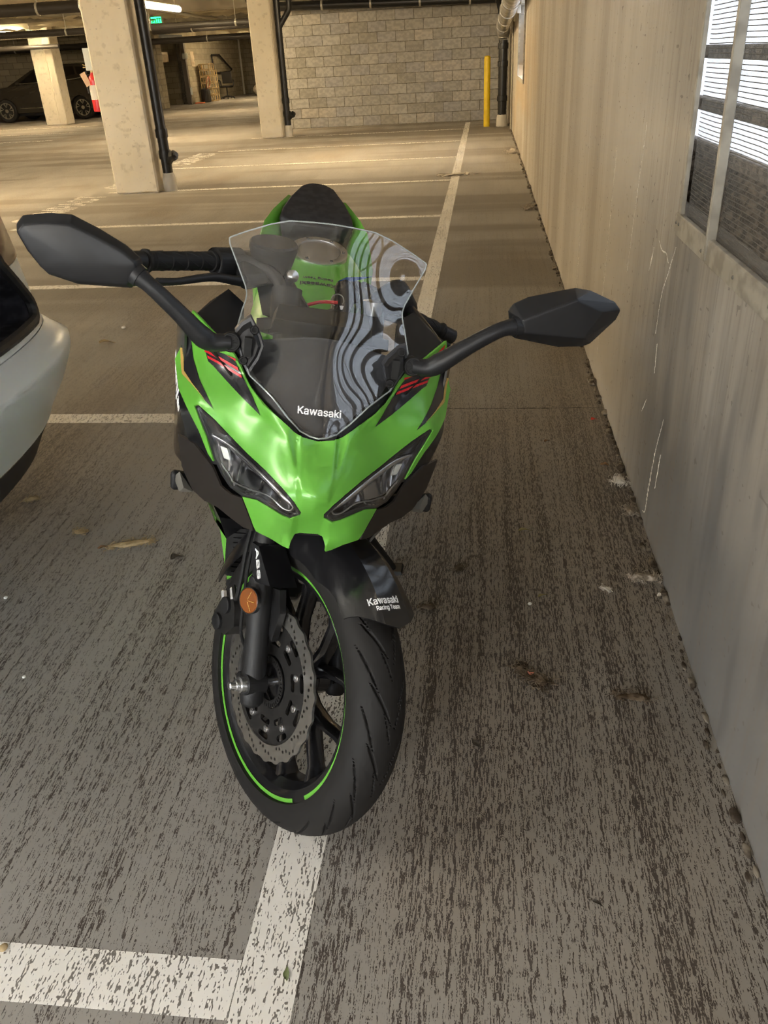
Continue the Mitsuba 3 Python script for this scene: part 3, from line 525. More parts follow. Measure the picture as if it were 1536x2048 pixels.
# storeroom opening: black door frame, shelf with boxes, dark cabinet
mat('storeroom_dark', A(0.05,0.035,0.02),0.8); mat('frame_black', A(0.015, 0.013, 0.011), 0.6); mat('paper', A(0.68, 0.58, 0.44), 0.7); mat('board', vary(A(0.26, 0.19, 0.11), A(0.36, 0.27, 0.16), 6), 0.7)
mat('dark_wood', A(0.035, 0.022, 0.014), 0.6); mat('post_grey', A(0.10, 0.085, 0.065), 0.6); mat('cardboard', A(0.40, 0.30, 0.18), 0.8)
obj('door_frame', cat(bx(-12.36, -12.06, 33.62, 33.75, 0, 2.45), bx(-12.36, -12.06, 36.4, 36.55, 0, 2.45), bx(-12.36, -12.06, 33.62, 36.55, 2.35, 2.47)), 'mat_frame_black', smooth=False, label='black frame around the dark storeroom opening', cat_='door frame')
t = thing('shelf_unit', 'wooden shelf with a pale front board inside the storeroom opening', 'shelf')
obj('board', bx(-13.0, -12.45, 33.9, 35.6, 1.82, 1.90), 'mat_paper', t, False); obj('front_board', bx(-12.5, -12.44, 33.9, 35.6, 1.55, 1.82), 'mat_board', t, False)
for y in (33.9, 35.5): obj('upright', bx(-13.0, -12.9, y, y + 0.08, 0, 1.82), 'mat_dark_wood', t, False)
for y0, y1, z0, z1, m, nm, lb in ((33.95, 34.35, 1.9, 2.22, 'paper', 'box', 'pale box on the storeroom shelf'), (34.5, 34.9, 1.9, 2.15, 'dark_wood', 'box', 'dark box on the storeroom shelf'), ):
    obj('box', bx(-12.9, -12.6, y0, y1, z0, z1, 0.01), 'mat_' + m, smooth=False, label=lb, cat_='box')
obj('paper_sheet', bx(-12.46, -12.445, 34.0, 34.7, 0.98, 1.5), 'mat_paper', smooth=False, label='pale paper sheet hanging below the storeroom shelf', cat_='paper')
t = thing('cabinet', 'dark brown cabinet filling the storeroom opening under the shelf', 'cabinet')
obj('body', bx(-13.6, -13.05, 33.9, 35.9, 0, 1.5, 0.01), 'mat_dark_wood', t, False)
for y in (33.95, 34.95): obj('door', bx(-13.06, -13.03, y, y + 0.9, 0.08, 1.42, 0.006), 'mat_dark_wood', t, False)
t = thing('metal_post', 'grey post with a white light fitting right of the storeroom opening', 'post')
obj('post', bx(-12.04, -11.86, 35.9, 36.08, 0, 2.2, 0.01), 'mat_post_grey', t, False); obj('fitting', bx(-11.98, -11.80, 35.84, 36.1, 1.62, 1.85, 0.04), 'mat_sign_white', t, False)
obj('switch_box', bx(-11.86, -11.80, 35.92, 36.06, 0.35, 0.62, 0.01), 'mat_sign_white', t, False)
obj('notice', bx(-12.099, -12.09, 37.3, 37.75, 1.35, 1.9), 'mat_paper', smooth=False, label='narrow pale notice on the block wall right of the storeroom', cat_='sign')
# bike-rack style frame on the wall, chair, crates
t = thing('wall_frame', 'black trapezoid frame fixed to the far block wall above the office chair', 'frame')
obj('frame', tube([(-12.0, 40.0, 1.75), (-12.0, 41.2, 1.75), (-12.0, 43.0, 1.15), (-12.0, 42.7, 1.05), (-12.0, 40.1, 1.05), (-12.0, 40.0, 1.75)], 0.035, 8), 'mat_frame_black', t, False)
for y in (40.3, 42.4): obj('wall_bracket', bx(-12.1, -11.98, y, y + 0.06, 1.03, 1.07), 'mat_frame_black', t, False)
t = thing('crate_stack', 'pale slatted wooden crate tower standing by the far block wall', 'crates')
for r in range(6):
    for k in range(3 if r < 5 else 2):
        z = 0.24 * r + 0.012; y = 37.75 + 0.36 * k + 0.05 * r * 0
        m = [bx(-11.95, -11.5, y, y + 0.33, z, z + 0.03), bx(-11.95, -11.5, y, y + 0.33, z + 0.19, z + 0.22), bx(-11.95, -11.92, y, y + 0.03, z, z + 0.22), bx(-11.53, -11.5, y, y + 0.03, z, z + 0.22), bx(-11.53, -11.5, y + 0.30, y + 0.33, z, z + 0.22), bx(-11.95, -11.92, y + 0.30, y + 0.33, z, z + 0.22)]
        obj('crate', cat(*m), mat('crate_wood', vary(A(0.50, 0.37, 0.18), A(0.62, 0.48, 0.26), 7), 0.7) if (r, k) == (0, 0) else 'mat_crate_wood', t, False)
t = thing('office_chair', 'black office chair standing right of the wooden crates', 'chair')
oc = A(-11.5, 40.0, 0)
obj('seat', bx(oc[0] - 0.25, oc[0] + 0.25, oc[1] - 0.25, oc[1] + 0.25, 0.46, 0.54, 0.03), 'mat_frame_black', t, 40)
obj('backrest', rough(bx(oc[0] - 0.23, oc[0] + 0.23, oc[1] + 0.22, oc[1] + 0.27, 0.62, 1.08, 0.02), 0.0, 1), 'mat_frame_black', t, 40)
for s in (-1, 1): obj('armrest', tube([oc + A(s * 0.27, 0.15, 0.5), oc + A(s * 0.31, 0.15, 0.72), oc + A(s * 0.31, -0.15, 0.74)], 0.025, 8, 10), 'mat_frame_black', t, 40)
obj('gas_lift', cyl(oc + A(0, 0, 0.12), oc + A(0, 0, 0.47), 0.03), 'mat_frame_black', t, 40)
for k in range(5):
    a = k * 2 * np.pi / 5; e = oc + A(0.30 * math.cos(a), 0.30 * math.sin(a), 0.07)
    l = obj('leg', hull(np.vstack([sph(oc + A(0, 0, 0.12), 0.035, 1).vertices, sph(e, 0.022, 1).vertices])), 'mat_frame_black', t, 40)
    obj('caster', sph(e - A(0, 0, 0.04), 0.029, 1), 'mat_frame_black', l, 40)
obj('sack', rough(sph((-10.6, 42.6, 0.26), 0.34, 3, (1, 1.5, 0.76)), 0.04, 4), 'mat_paper', smooth=True, label='pale crumpled sack on the floor right of the office chair', cat_='sack')
obj('sack', rough(sph((-10.3, 44.4, 0.30), 0.38, 3, (1, 1.5, 0.76)), 0.05, 4, 3), 'mat_frame_black', smooth=True, label='dark crumpled sack beyond the pale sack', cat_='sack')
t = thing('shop_vacuum', 'small black vacuum cleaner with a hose loop in front of the crates', 'vacuum cleaner')
vc = A(-11.6, 37.1, 0)
obj('drum', lathe([(0.18, 0.02), (0.20, 0.05), (0.20, 0.42), (0.17, 0.50), (0.08, 0.55)], at=vc, sides=20), 'mat_frame_black', t, 40)
obj('hose', tube([vc + A(0.1, -0.1, 0.5), vc + A(0.2, -0.3, 0.75), vc + A(0.2, 0.05, 0.95), vc + A(0.15, 0.3, 0.7), vc + A(0.1, 0.12, 0.5)], 0.025, 8, 24), mat('hose_orange', A(0.35, 0.13, 0.06), 0.5), t, 40)
obj('traffic_cone_base', bx(-11.9, -11.55, 36.4, 36.75, 0, 0.05, 0.01), mat('cone_orange', A(0.6, 0.16, 0.06), 0.5), smooth=False, label='small orange block on the floor left of the vacuum cleaner', cat_='block')
obj('conduit', cyl([-12.05, 45.0, 0], [-12.05, 45.0, CZ - 0.002], 0.05, sides=10), 'mat_white_pipe', smooth=40, label='pale vertical conduit at the far end of the block wall', cat_='pipe')
# ================================================================ white hatchback with its tailgate open, left of the motorcycle
mat('car_white', A(0.70, 0.73, 0.74), 0.25, 0.0, coat=1.0)
mat('seal', A(0.010, 0.010, 0.011), 0.55); mat('trunk_carpet', vary(A(0.008, 0.008, 0.010), A(0.020, 0.020, 0.024), 30), 0.95, spec=0.1)
mat('lamp_red', A(0.03, 0.006, 0.007), 0.12, spec=0.3); mat('lamp_edge', A(0.16, 0.13, 0.12), 0.2, 0.8); mat('trim_black', A(0.013, 0.014, 0.016), 0.5)
t = thing('hatchback', 'white hatchback with open tailgate parked left of the green motorcycle', 'car')
YC = 1.66
PZ = A((0.22, -1.46, 0.86), (0.25, -1.41, 0.89), (0.32, -1.375, 0.905), (0.365, -1.345, 0.915), (0.40, -1.33, 0.92), (0.50, -1.265, 0.925), (0.585, -1.222, 0.925), (0.622, -1.214, 0.922), (0.632, -1.222, 0.92), (0.652, -1.258, 0.912), (0.672, -1.284, 0.905), (0.70, -1.292, 0.90), (0.90, -1.322, 0.90), (1.06, -1.345, 0.885), (1.25, -1.46, 0.83), (1.48, -1.75, 0.72), (1.60, -2.05, 0.62))
_t = np.linspace(0, 1, 400) ** 0.5
_t = np.sin(np.linspace(0, np.pi / 2, 400))
_px = 1 - (1 - _t ** 2.7) ** (1 / 2.7); _sx = np.concatenate([[0], np.cumsum(np.hypot(np.diff(_t * 0.92), np.diff(_px * 0.36)))])
S1 = _sx[-1]
def car_fn(q, off=0.0):
    """(arc position from the rear centre, height) -> the body's skin"""
    s, z = q[:, 0], q[:, 1]; a = np.abs(s)
    xr, hw = np.interp(z, PZ[:, 0], PZ[:, 1]), np.interp(z, PZ[:, 0], PZ[:, 2])
    y = np.interp(a, _sx, _t) * hw; x = xr - 0.36 * np.interp(a, _sx, _px) - np.maximum(a - S1, 0)
    v = np.stack([x, YC + np.sign(s) * y, z], 1)
    if off: n = np.stack([1 - np.interp(a, _sx, _px), np.sign(s) * np.interp(a, _sx, _px), s * 0], 1); v = v + off * n / np.linalg.norm(n, axis=1, keepdims=True)
    return v
L = S1 + 2.1
hole = Polygon([(-0.56, 0.90), (-0.50, 1.06), (-0.46, 1.5), (0.46, 1.5), (0.50, 1.06), (0.56, 0.90), (0.735, 0.72), (0.70, 0.695), (-0.70, 0.695), (-0.735, 0.72)]).buffer(-0.05, 8).buffer(0.05, 8)
arch = Point(S1 + 0.62, 0.33).buffer(0.37, 16).union(Point(-S1 - 0.62, 0.33).buffer(0.37, 16))
ring = lambda z0, z1: sbox(-L, z0, L, z1)
lampR = Polygon([(0.60, 0.872), (S1 + 0.02, 0.872), (S1 + 0.12, 1.06), (0.53, 1.06)]); lampL = shapely.affinity.scale(lampR, -1, 1, origin=(0, 0))
obj('bumper_trim', panel(ring(0.22, 0.36).difference(arch), car_fn, 0.035), 'mat_trim_black', t, 40, 'black lower bumper trim')
obj('bumper', panel(ring(0.365, 0.673).intersection(sbox(-S1 - 0.26, 0, S1 + 0.26, 2)), car_fn, 0.03), 'mat_car_white', t, 40)
up = ring(0.676, 1.48).difference(hole.buffer(0.004)).difference(arch).difference(lampR.buffer(0.003)).difference(lampL.buffer(0.003))
up = up.union(sbox(S1 + 0.262, 0.365, L, 0.7)).union(sbox(-L, 0.365, -S1 - 0.262, 0.7)).difference(arch)
win = Polygon([(S1 + 0.35, 1.0), (L - 0.1, 0.98), (L - 0.1, 1.40), (S1 + 0.55, 1.40)]); win = win.union(shapely.affinity.scale(win, -1, 1, origin=(0, 0)))
obj('body', panel(up.difference(win), car_fn, 0.04), 'mat_car_white', t, 40)
obj('side_window', panel(win, lambda q: car_fn(q, -0.004), 0.08), 'mat_dark_glass', t, 40)
for lp in (lampR, lampL):
    o = obj('tail_lamp', panel(lp.buffer(-0.002), lambda q: car_fn(q, 0.004), 0.02, 0.02), 'mat_lamp_red', t, 40, 'dark red and chrome tail lamp')
    a, b = (0.76, S1 + 0.02) if lp is lampR else (-S1 - 0.02, -0.76)
    e = (S1 + 0.02) if lp is lampR else (-S1 - 0.02)
    obj('chrome_edge', panel(Polygon([(e, 0.875), (e + 0.004 * np.sign(e), 0.875), (e + 0.096 * np.sign(e), 1.045), (e + 0.090 * np.sign(e), 1.045)]), lambda q: car_fn(q, 0.007), 0.02), 'mat_lamp_edge', o, 40)
    for k, z in enumerate((0.91, 0.94, 1.02)): obj('reflector', tm(*[(m.vertices, m.faces) for m in [sph(car_fn(A([e * (0.90 + 0.01 * k), z]), 0.004)[0], 0.014, 1)]][0]), 'mat_chrome', o, True)
bd = np.asarray(hole.segmentize(0.02).exterior.coords)
ins = np.asarray(hole.buffer(-0.012).segmentize(0.02).exterior.coords)
obj('door_seal', tube(np.vstack([car_fn(ins, 0.004)]), 0.016, 8), 'mat_seal', t, 40, 'black rubber door seal')
inner = hole.buffer(-0.01); ic = np.asarray(inner.exterior.segmentize(0.05).coords)
r0 = car_fn(ic, -0.004); r1 = r0 * A(1, 0.94, 1) + A(-0.05, 0.06 * YC, 0); r1[:, 2] = np.maximum(r1[:, 2], 0.66); r2 = r1 + A(-0.95, 0, 0); r2[:, 2] = np.maximum(r2[:, 2], 0.60)
obj('trunk_liner', loft([r0, r1, r2], True, False), 'mat_trunk_carpet', t, 40, 'black trunk lining')
obj('rear_seat_back', tm(np.vstack([r2, r2.mean(0)]), [[i, (i + 1) % len(r2), len(r2)] for i in range(len(r2))]), 'mat_trunk_carpet', t, 40)
obj('cargo_hook', tube([(-1.62, 2.20, 0.70), (-1.62, 2.20, 0.73), (-1.62, 2.16, 0.745), (-1.62, 2.12, 0.73), (-1.62, 2.12, 0.70)], 0.006, 8, 14), 'mat_chrome', t, 40)
obj('roof', panel(sbox(-0.62, 0, 0.62, 1.9), lambda q: np.stack([-2.05 - q[:, 1], YC + q[:, 0], 1.60 + 0.03 * np.sin(np.pi * np.clip(q[:, 1] / 1.9, 0, 1)) - 0.12 * (np.abs(q[:, 0]) / 0.62) ** 4], 1), 0.08, 0.02), 'mat_car_white', t, 40)
secs = []
for x, zt, zb, hw in ((-3.5, 1.0, 0.26, 0.92), (-4.3, 0.98, 0.26, 0.92), (-5.0, 0.86, 0.28, 0.88), (-5.4, 0.70, 0.30, 0.75), (-5.48, 0.58, 0.36, 0.6)):
    q = squircle(hw, (zt - zb) / 2, 0.35, 32); secs.append(np.stack([np.full(32, x), YC + q[:, 0], (zt + zb) / 2 + q[:, 1]], 1))
obj('front_body', loft(secs), 'mat_car_white', t, 40)
secs = [np.stack([A(-3.3, -3.4, -4.0, -4.5), np.full(4, YC + s), A(1.0, 1.56, 1.50, 0.96)], 1) for s in (-0.80, -0.62, 0.62, 0.80)]
for q, s in zip(secs, (-1, 0, 0, 1)): q[1:3, 1] -= 0.18 * s
obj('windscreen', loft(secs), 'mat_dark_glass', t, 20)
obj('underbody', bx(-5.1, -1.75, YC - 0.75, YC + 0.75, 0.19, 0.36, 0.02), 'mat_trim_black', t, False)
for x in (-1.46 - 0.36 - 0.62, -4.75):
    for s in (-1, 1): car_wheel(t, (x, YC + s * 0.80, 0.32), s, 0.32, 0.20)
g0 = [(-0.6, 0.0), (0.6, 0.0), (0.66, 0.55), (0.5, 0.95), (-0.5, 0.95), (-0.66, 0.55)]
gate = lambda q: np.stack([-2.02 + 0.95 * q[:, 1], YC + q[:, 0], 1.66 + 0.50 * q[:, 1] - 0.25 * q[:, 1] ** 2], 1)
o = obj('tailgate', panel(Polygon(g0).buffer(0.03), gate, 0.06, 0.03), 'mat_car_white', t, 30)
obj('rear_window', panel(Polygon([(-0.5, 0.08), (0.5, 0.08), (0.54, 0.48), (-0.54, 0.48)]).buffer(0.02), lambda q: gate(q) + A(-0.003, 0, 0.006), 0.1, 0.004), 'mat_dark_glass', o, 30)
# ================================================================ the motorcycle: own frame (u to the viewer's right, v backwards, w up), leaning on its stand
PSI, LEAN = math.radians(11.16), math.radians(11.32)
BU = A(math.cos(PSI) * math.cos(LEAN), math.sin(PSI) * math.cos(LEAN), -math.sin(LEAN)); BV = A(-math.sin(PSI), math.cos(PSI), 0)
BM = np.stack([BU, BV, np.cross(BU, BV)], 1); BC = A(-0.4145, 1.10, 0)
CT, ST = math.cos(math.radians(28)), math.sin(math.radians(28))
def field(ctrl, smooth=0.0):
    """depth field of a shell: control points (u,v,w), mirrored; returns fn((n,2) of (u, b)) -> (u,v,w)"""
    c = np.asarray(ctrl, float); c = np.vstack([c, c[c[:, 0] > 1e-6] * A(-1, 1, 1)])
    f = RBFInterpolator(np.stack([c[:, 0], c[:, 2] * CT + c[:, 1] * ST], 1), c[:, 1] * CT - c[:, 2] * ST, kernel='thin_plate_spline', smoothing=smooth)
    return lambda q: f(np.atleast_2d(q))
def lift(q, d): return np.stack([q[:, 0], d * CT + q[:, 1] * ST, q[:, 1] * CT - d * ST], 1)
COWL = field([(0, -.07, .768), (.021, -.055, .760), (.019, -.048, .746), (.032, -.048, .734), (0, -.02, .693), (.021, -.013, .686), (.03, -.032, .669), (.086, -.005, .682), (.113, .031, .723),
    (.247, .215, .746), (.206, .138, .830), (.227, .272, .952), (.095, .082, .847), (.125, .143, .886), (.093, .074, .874), (.041, .02, .855), (0, .03, .837),
    (.25, .30, .86), (.225, .23, .63), (.15, .12, .63), (.06, .03, .61), (.235, .34, 1.0), (.16, .2, 1.0), (.1, .13, .98), (0, .08, .95)], 4e-4)
def cowl_fn(q, off=0.0):
    q = np.asarray(q, float); return lift(q, COWL(q) - off)
# steering frame: a towards the viewer's left along the axle, f forwards, s up the steering axis
_dl, _rk = math.radians(31.1), math.radians(24.5)
SS = A(0, math.sin(_rk), math.cos(_rk)); SA = A(-math.cos(_dl), -SS[2] * math.sin(_dl), SS[1] * math.sin(_dl)); SF = np.cross(SS, SA)
SP = A(0.0, 0.1257, 0.277)
def steer(L, F, t): return SP + np.multiply.outer(L, SA) + np.multiply.outer(F, SF) + np.multiply.outer(t, SS)
GREEN = (0.118, 0.38, 0.042)
mat('green', GREEN, 0.30, 0.10, coat=0.6)
mat('gloss_black', A(0.006, 0.006, 0.007), 0.10, coat=1.0)
mat('matte_black', A(0.009, 0.009, 0.0095), 0.5, spec=0.35)
mat('rubber_black', A(0.008, 0.008, 0.008), 0.65, spec=0.3)
mat('bronze_black', A(0.024, 0.020, 0.017), 0.42, 0.3)
mat('decal_black', A(0.012, 0.012, 0.014), 0.2, coat=0.8); mat('decal_red', A(0.50, 0.012, 0.02), 0.3, coat=0.6); mat('decal_gold', A(0.55, 0.36, 0.10), 0.35, 0.3); mat('decal_white', A(0.80, 0.80, 0.80), 0.4)
mat('silver', A(0.62, 0.62, 0.62), 0.28, 1.0); mat('bright_steel', A(0.60, 0.58, 0.54), 0.32, 1.0)
mat('lamp_dark', A(0.05, 0.05, 0.05), 0.25, 0.6); mat('lamp_silver', A(0.62, 0.63, 0.65), 0.2, 1.0); mat('lamp_bowl', A(0.42, 0.42, 0.44), 0.16, 1.0)
mat('amber', A(0.17, 0.045, 0.003), 0.3, coat=0.4); mat('engine', A(0.012, 0.0115, 0.011), 0.5, 0.3); mat('dash_grey', A(0.030, 0.031, 0.035), 0.6)
scene['mat_clear'] = {'type': 'thindielectric', 'int_ior': 1.49}
scene['mat_screen'] = {'type': 'thindielectric', 'int_ior': 1.68}
mat('screen_edge', A(0.30, 0.33, 0.33), 0.15, coat=1.0)
bike = thing('motorcycle', 'green and black sport motorcycle parked on its side stand, front wheel turned, in the middle', 'motorcycle')
def W(p): return BC + np.asarray(p, float) @ BM.T
def bobj(name, m, mt, parent=None, smooth=35, label=None, **kw): return obj(name, xf(m, BM, BC), mt, parent or bike, smooth, label, **kw)
def mir(p): return [(-u, b) for u, b in p]
def seg_d(q, pts):
    """distance of the points q to a polyline, and the position along it"""
    best = np.full(len(q), 9.0)
    for a, b in zip(pts[:-1], pts[1:]):
        a, b = A(*a), A(*b); t = np.clip(((q - a) @ (b - a)) / ((b - a) @ (b - a)), 0, 1); best = np.minimum(best, np.linalg.norm(q - a - t[:, None] * (b - a), axis=1))
    return best
sstep = lambda a, b, x: (lambda t: t * t * (3 - 2 * t))(np.clip((x - a) / (b - a), 0, 1))
def detail(q):
    """creases of the upper fairing: how far the skin stands forward of the smooth field"""
    u, b = np.abs(q[:, 0]), q[:, 1]; p = np.stack([u, b], 1)
    us = np.interp(b, [0.60, 0.64, 0.69, 0.76], [0.016, 0.021, 0.0268, 0.030]); on = sstep(0.635, 0.665, b)
    e = 0.0045 * on * (1 - sstep(-0.002, 0.003, u - us))
    ug = np.interp(b, [0.69, 0.75], [0.0275, 0.045]); e = e - 0.0040 * sstep(0.69, 0.72, b) * (1 - sstep(-0.002, 0.0015, u - ug)) * sstep(0.0, 0.004, u - us)
    e = e + 0.0030 * np.maximum(0, 1 - seg_d(p, [(0.128, 0.846), (0.092, 0.803), (0.0455, 0.751), (0.038, 0.722), (0.031, 0.690)]) / 0.012)
    e = e + 0.0040 * np.maximum(0, 1 - seg_d(p, [(0.0294, 0.622), (0.0300, 0.597), (0.0304, 0.570)]) / 0.010)
    e = e + 0.0016 * np.maximum(0, 1 - seg_d(p, [(0.20, 0.806), (0.185, 0.83), (0.20, 0.88), (0.22, 0.95)]) / 0.016)
    return e
def cw(off=0.0): return lambda q: cowl_fn(q, off + detail(np.asarray(q, float)))
half = [(.229, .9703), (.244, .9267), (.2558, .9045), (.2614, .8941), (.2546, .8709), (.2428, .8321), (.1968, .7578), (.1791, .7208), (.1688, .708), (.171, .7154), (.1827, .7473), (.1965, .7765), (.2067, .7981), (.1998, .7998), (.1684, .7755), (.14, .7501), (.1097, .723), (.0763, .6955), (.0502, .6715), (.0306, .652), (.0180, .6362), (.0187, .6304), (.0335, .6238), (.0461, .6281), (.0716, .6413), (.0877, .649), (.1123, .6521), (.1006, .6291), (.0907, .6076), (.0852, .5977), (.0605, .5881), (.0407, .5777), (.0304, .5744), (.0274, .5879), (.0225, .5992), (.0143, .6023), (-.0005, .602)]
inner = [(-.0005, .7502), (.0263, .7542), (.0394, .7618), (.0653, .7829), (.0919, .8038), (.1136, .8323), (.1254, .8521), (.137, .8735), (.1481, .8894), (.1661, .9082), (.1883, .9288)]
hp = Polygon(half + inner).buffer(0); cowl2 = hp.union(Polygon(mir(half + inner)).buffer(0)).buffer(0.0008).buffer(-0.0008)
cowl = bobj('upper_fairing', panel(cowl2, cw(), 0.0038, 0.004, 0.004), 'mat_green', label='glossy green upper fairing')
dec = {'black_flash': ('decal_black', [(.1994, .8985), (.1825, .8968), (.1475, .8817), (.1343, .8601), (.1145, .8253), (.0945, .7864), (.1245, .8129), (.1574, .8449), (.1802, .8682), (.1918, .8785)], 0.0018, 'black flash on the green fairing'),
       'side_flash': ('decal_black', [(.2487, .9297), (.2353, .9408), (.2288, .9195), (.2213, .8865), (.2038, .8464), (.1723, .7923), (.1883, .807), (.2159, .8392), (.2394, .8627), (.2455, .8923), (.252, .9128)], 0.0018, 'black side flash'),
       'gold_line': ('decal_gold', [(.252, .9128), (.2454, .9102), (.2378, .8675), (.2159, .8392), (.1873, .8069), (.2140, .8345), (.2409, .8610), (.2465, .8817)], 0.0032, 'gold pinstripe'),
       'red_stripe': ('decal_red', [(.2001, .8999), (.1998, .8954), (.1366, .860), (.1388, .8661)], 0.0046, 'red stripe'), 'red_stripe_': ('decal_red', [(.1944, .8887), (.1925, .8833), (.1297, .848), (.1321, .8539)], 0.0046, 'red stripe'),
       'red_stripe__': ('decal_red', [(.1821, .8952), (.1713, .8934), (.1430, .8760), (.1434, .8800)], 0.0046, 'red stripe'), 'red_fin': ('decal_red', [(.2277, .9640), (.2050, .9360), (.1850, .9200), (.2000, .9160), (.2160, .9330)], 0.0022, 'red fin tip')}
for nm, (mt, p, off, lb) in dec.items():
    for s in (1, -1): bobj(nm.rstrip('_'), panel(Polygon(p if s > 0 else mir(p)).buffer(0).intersection(cowl2.buffer(-0.0006)), cw(off), 0.0038, 0.0, 0.003), 'mat_' + mt, cowl, label=lb)
# black rim between the fairing and the screen
low = [(-.0005, .7502), (.0263, .7542), (.0394, .7618), (.0653, .7829), (.0919, .8038), (.1136, .8323), (.1254, .8521), (.137, .8735), (.1481, .8894), (.16, .905), (.148, .905), (.126, .880), (.112, .858), (.102, .842), (.080, .818), (.054, .790), (.030, .768), (-.0005, .7600)]
bobj('screen_surround', panel(Polygon(low).buffer(0.001).union(Polygon(mir(low)).buffer(0.001)), cw(-0.016), 0.008, 0.0), 'mat_matte_black')
# side cowls, dark bronze
side = [(.2394, .7533), (.2063, .7368), (.1956, .7259), (.1796, .7089), (.1698, .6989), (.1528, .6667), (.1347, .6549), (.1131, .6497), (.1021, .6273), (.0922, .6057), (.09, .5975), (.1071, .6006), (.133, .6143), (.1565, .6287), (.1851, .638), (.2104, .6557), (.2243, .6795), (.2329, .699), (.2360, .7236)]
def side_fn(q):
    u, b = np.abs(q[:, 0]), q[:, 1]; p = np.stack([u, b], 1)
    return cowl_fn(q, 0.006 * np.maximum(0, 1 - seg_d(p, [(.195, .73), (.185, .70), (.17, .672), (.155, .63)]) / 0.02) - 0.002)
for s in (1, -1): bobj('side_cowl', panel(Polygon(side if s > 0 else mir(side)), side_fn, 0.008, 0.004), 'mat_bronze_black', label='dark bronze side cowl')
# gloss black side fairing running backwards from the edge of the cowl
def side_u(v): return np.interp(v, [.18, .24, .29, .33, .38, .45, .55, .75], [.205, .230, .2455, .2575, .2680, .2755, .2740, .252])
sfp = Polygon([(.272, .945), (.276, .90), (.274, .87), (.256, .83), (.236, .785), (.222, .74), (.225, .715), (.250, .68), (.262, .66), (.34, .64), (.75, .62), (.75, .80), (.5, .87), (.36, .925), (.30, .940)])
for s in (1, -1):
    fn = lambda q, off=0.0: np.stack([s * (side_u(q[:, 0]) + off), q[:, 0], q[:, 1]], 1)
    m = panel(sfp, fn, 0.012, 0.004 * s); m = m if s > 0 else tm(m.vertices, m.faces[:, ::-1])
    o = bobj('side_fairing', m, 'mat_gloss_black', smooth=40, label='gloss black side fairing')
    w = fine(meshkit.text_mesh('Ninja', 0.036, 0.0008, bold=True), .010); L0 = w.vertices[:, 0].max()
    x, y = w.vertices[:, 0] - L0, w.vertices[:, 1]
    q = A(.306, .745) + np.outer(x, (-.75, -.66)) + np.outer(y, (-.66, .75)) if s < 0 else A(.42, .82) + np.outer(x + L0, (.95, .2)) + np.outer(y, (-.2, .95))
    bobj('lettering', tm(fn(q, .0012 + w.vertices[:, 2]), w.faces), 'mat_decal_white', o, False, 'white lettering')
    fill = [(.2390, .8300), (.1950, .7578), (.1760, .7200), (.1650, .706), (.190, .712), (.214, .742), (.226, .775), (.236, .805)]
    bobj('side_fairing_lip', panel(Polygon(fill if s > 0 else mir(fill)).buffer(0.003), cw(-0.007), 0.008, 0.002), 'mat_gloss_black')
# lower fairing: gloss black then green, both flanks
for s in (1, -1):
    bobj('lower_fairing', hull([(s * .21, .30, .62), (s * .16, .24, .56), (s * .235, .55, .66), (s * .225, .74, .64), (s * .215, .78, .52), (s * .20, .72, .42), (s * .15, .36, .44), (s * .18, .40, .46), (s * .10, .30, .52), (s * .225, .50, .56)]), 'mat_gloss_black', smooth=25)
    bobj('belly_fairing', hull([(s * .172, .40, .47), (s * .145, .41, .30), (s * .12, .40, .33), (s * .16, .42, .46), (s * .182, .56, .46), (s * .190, .70, .43), (s * .190, .88, .33), (s * .175, .98, .245), (s * .14, .98, .20), (s * .10, .80, .165), (s * .09, .60, .19), (s * .14, .56, .24), (s * .165, .66, .25)]), 'mat_green', smooth=25, label='green belly fairing')
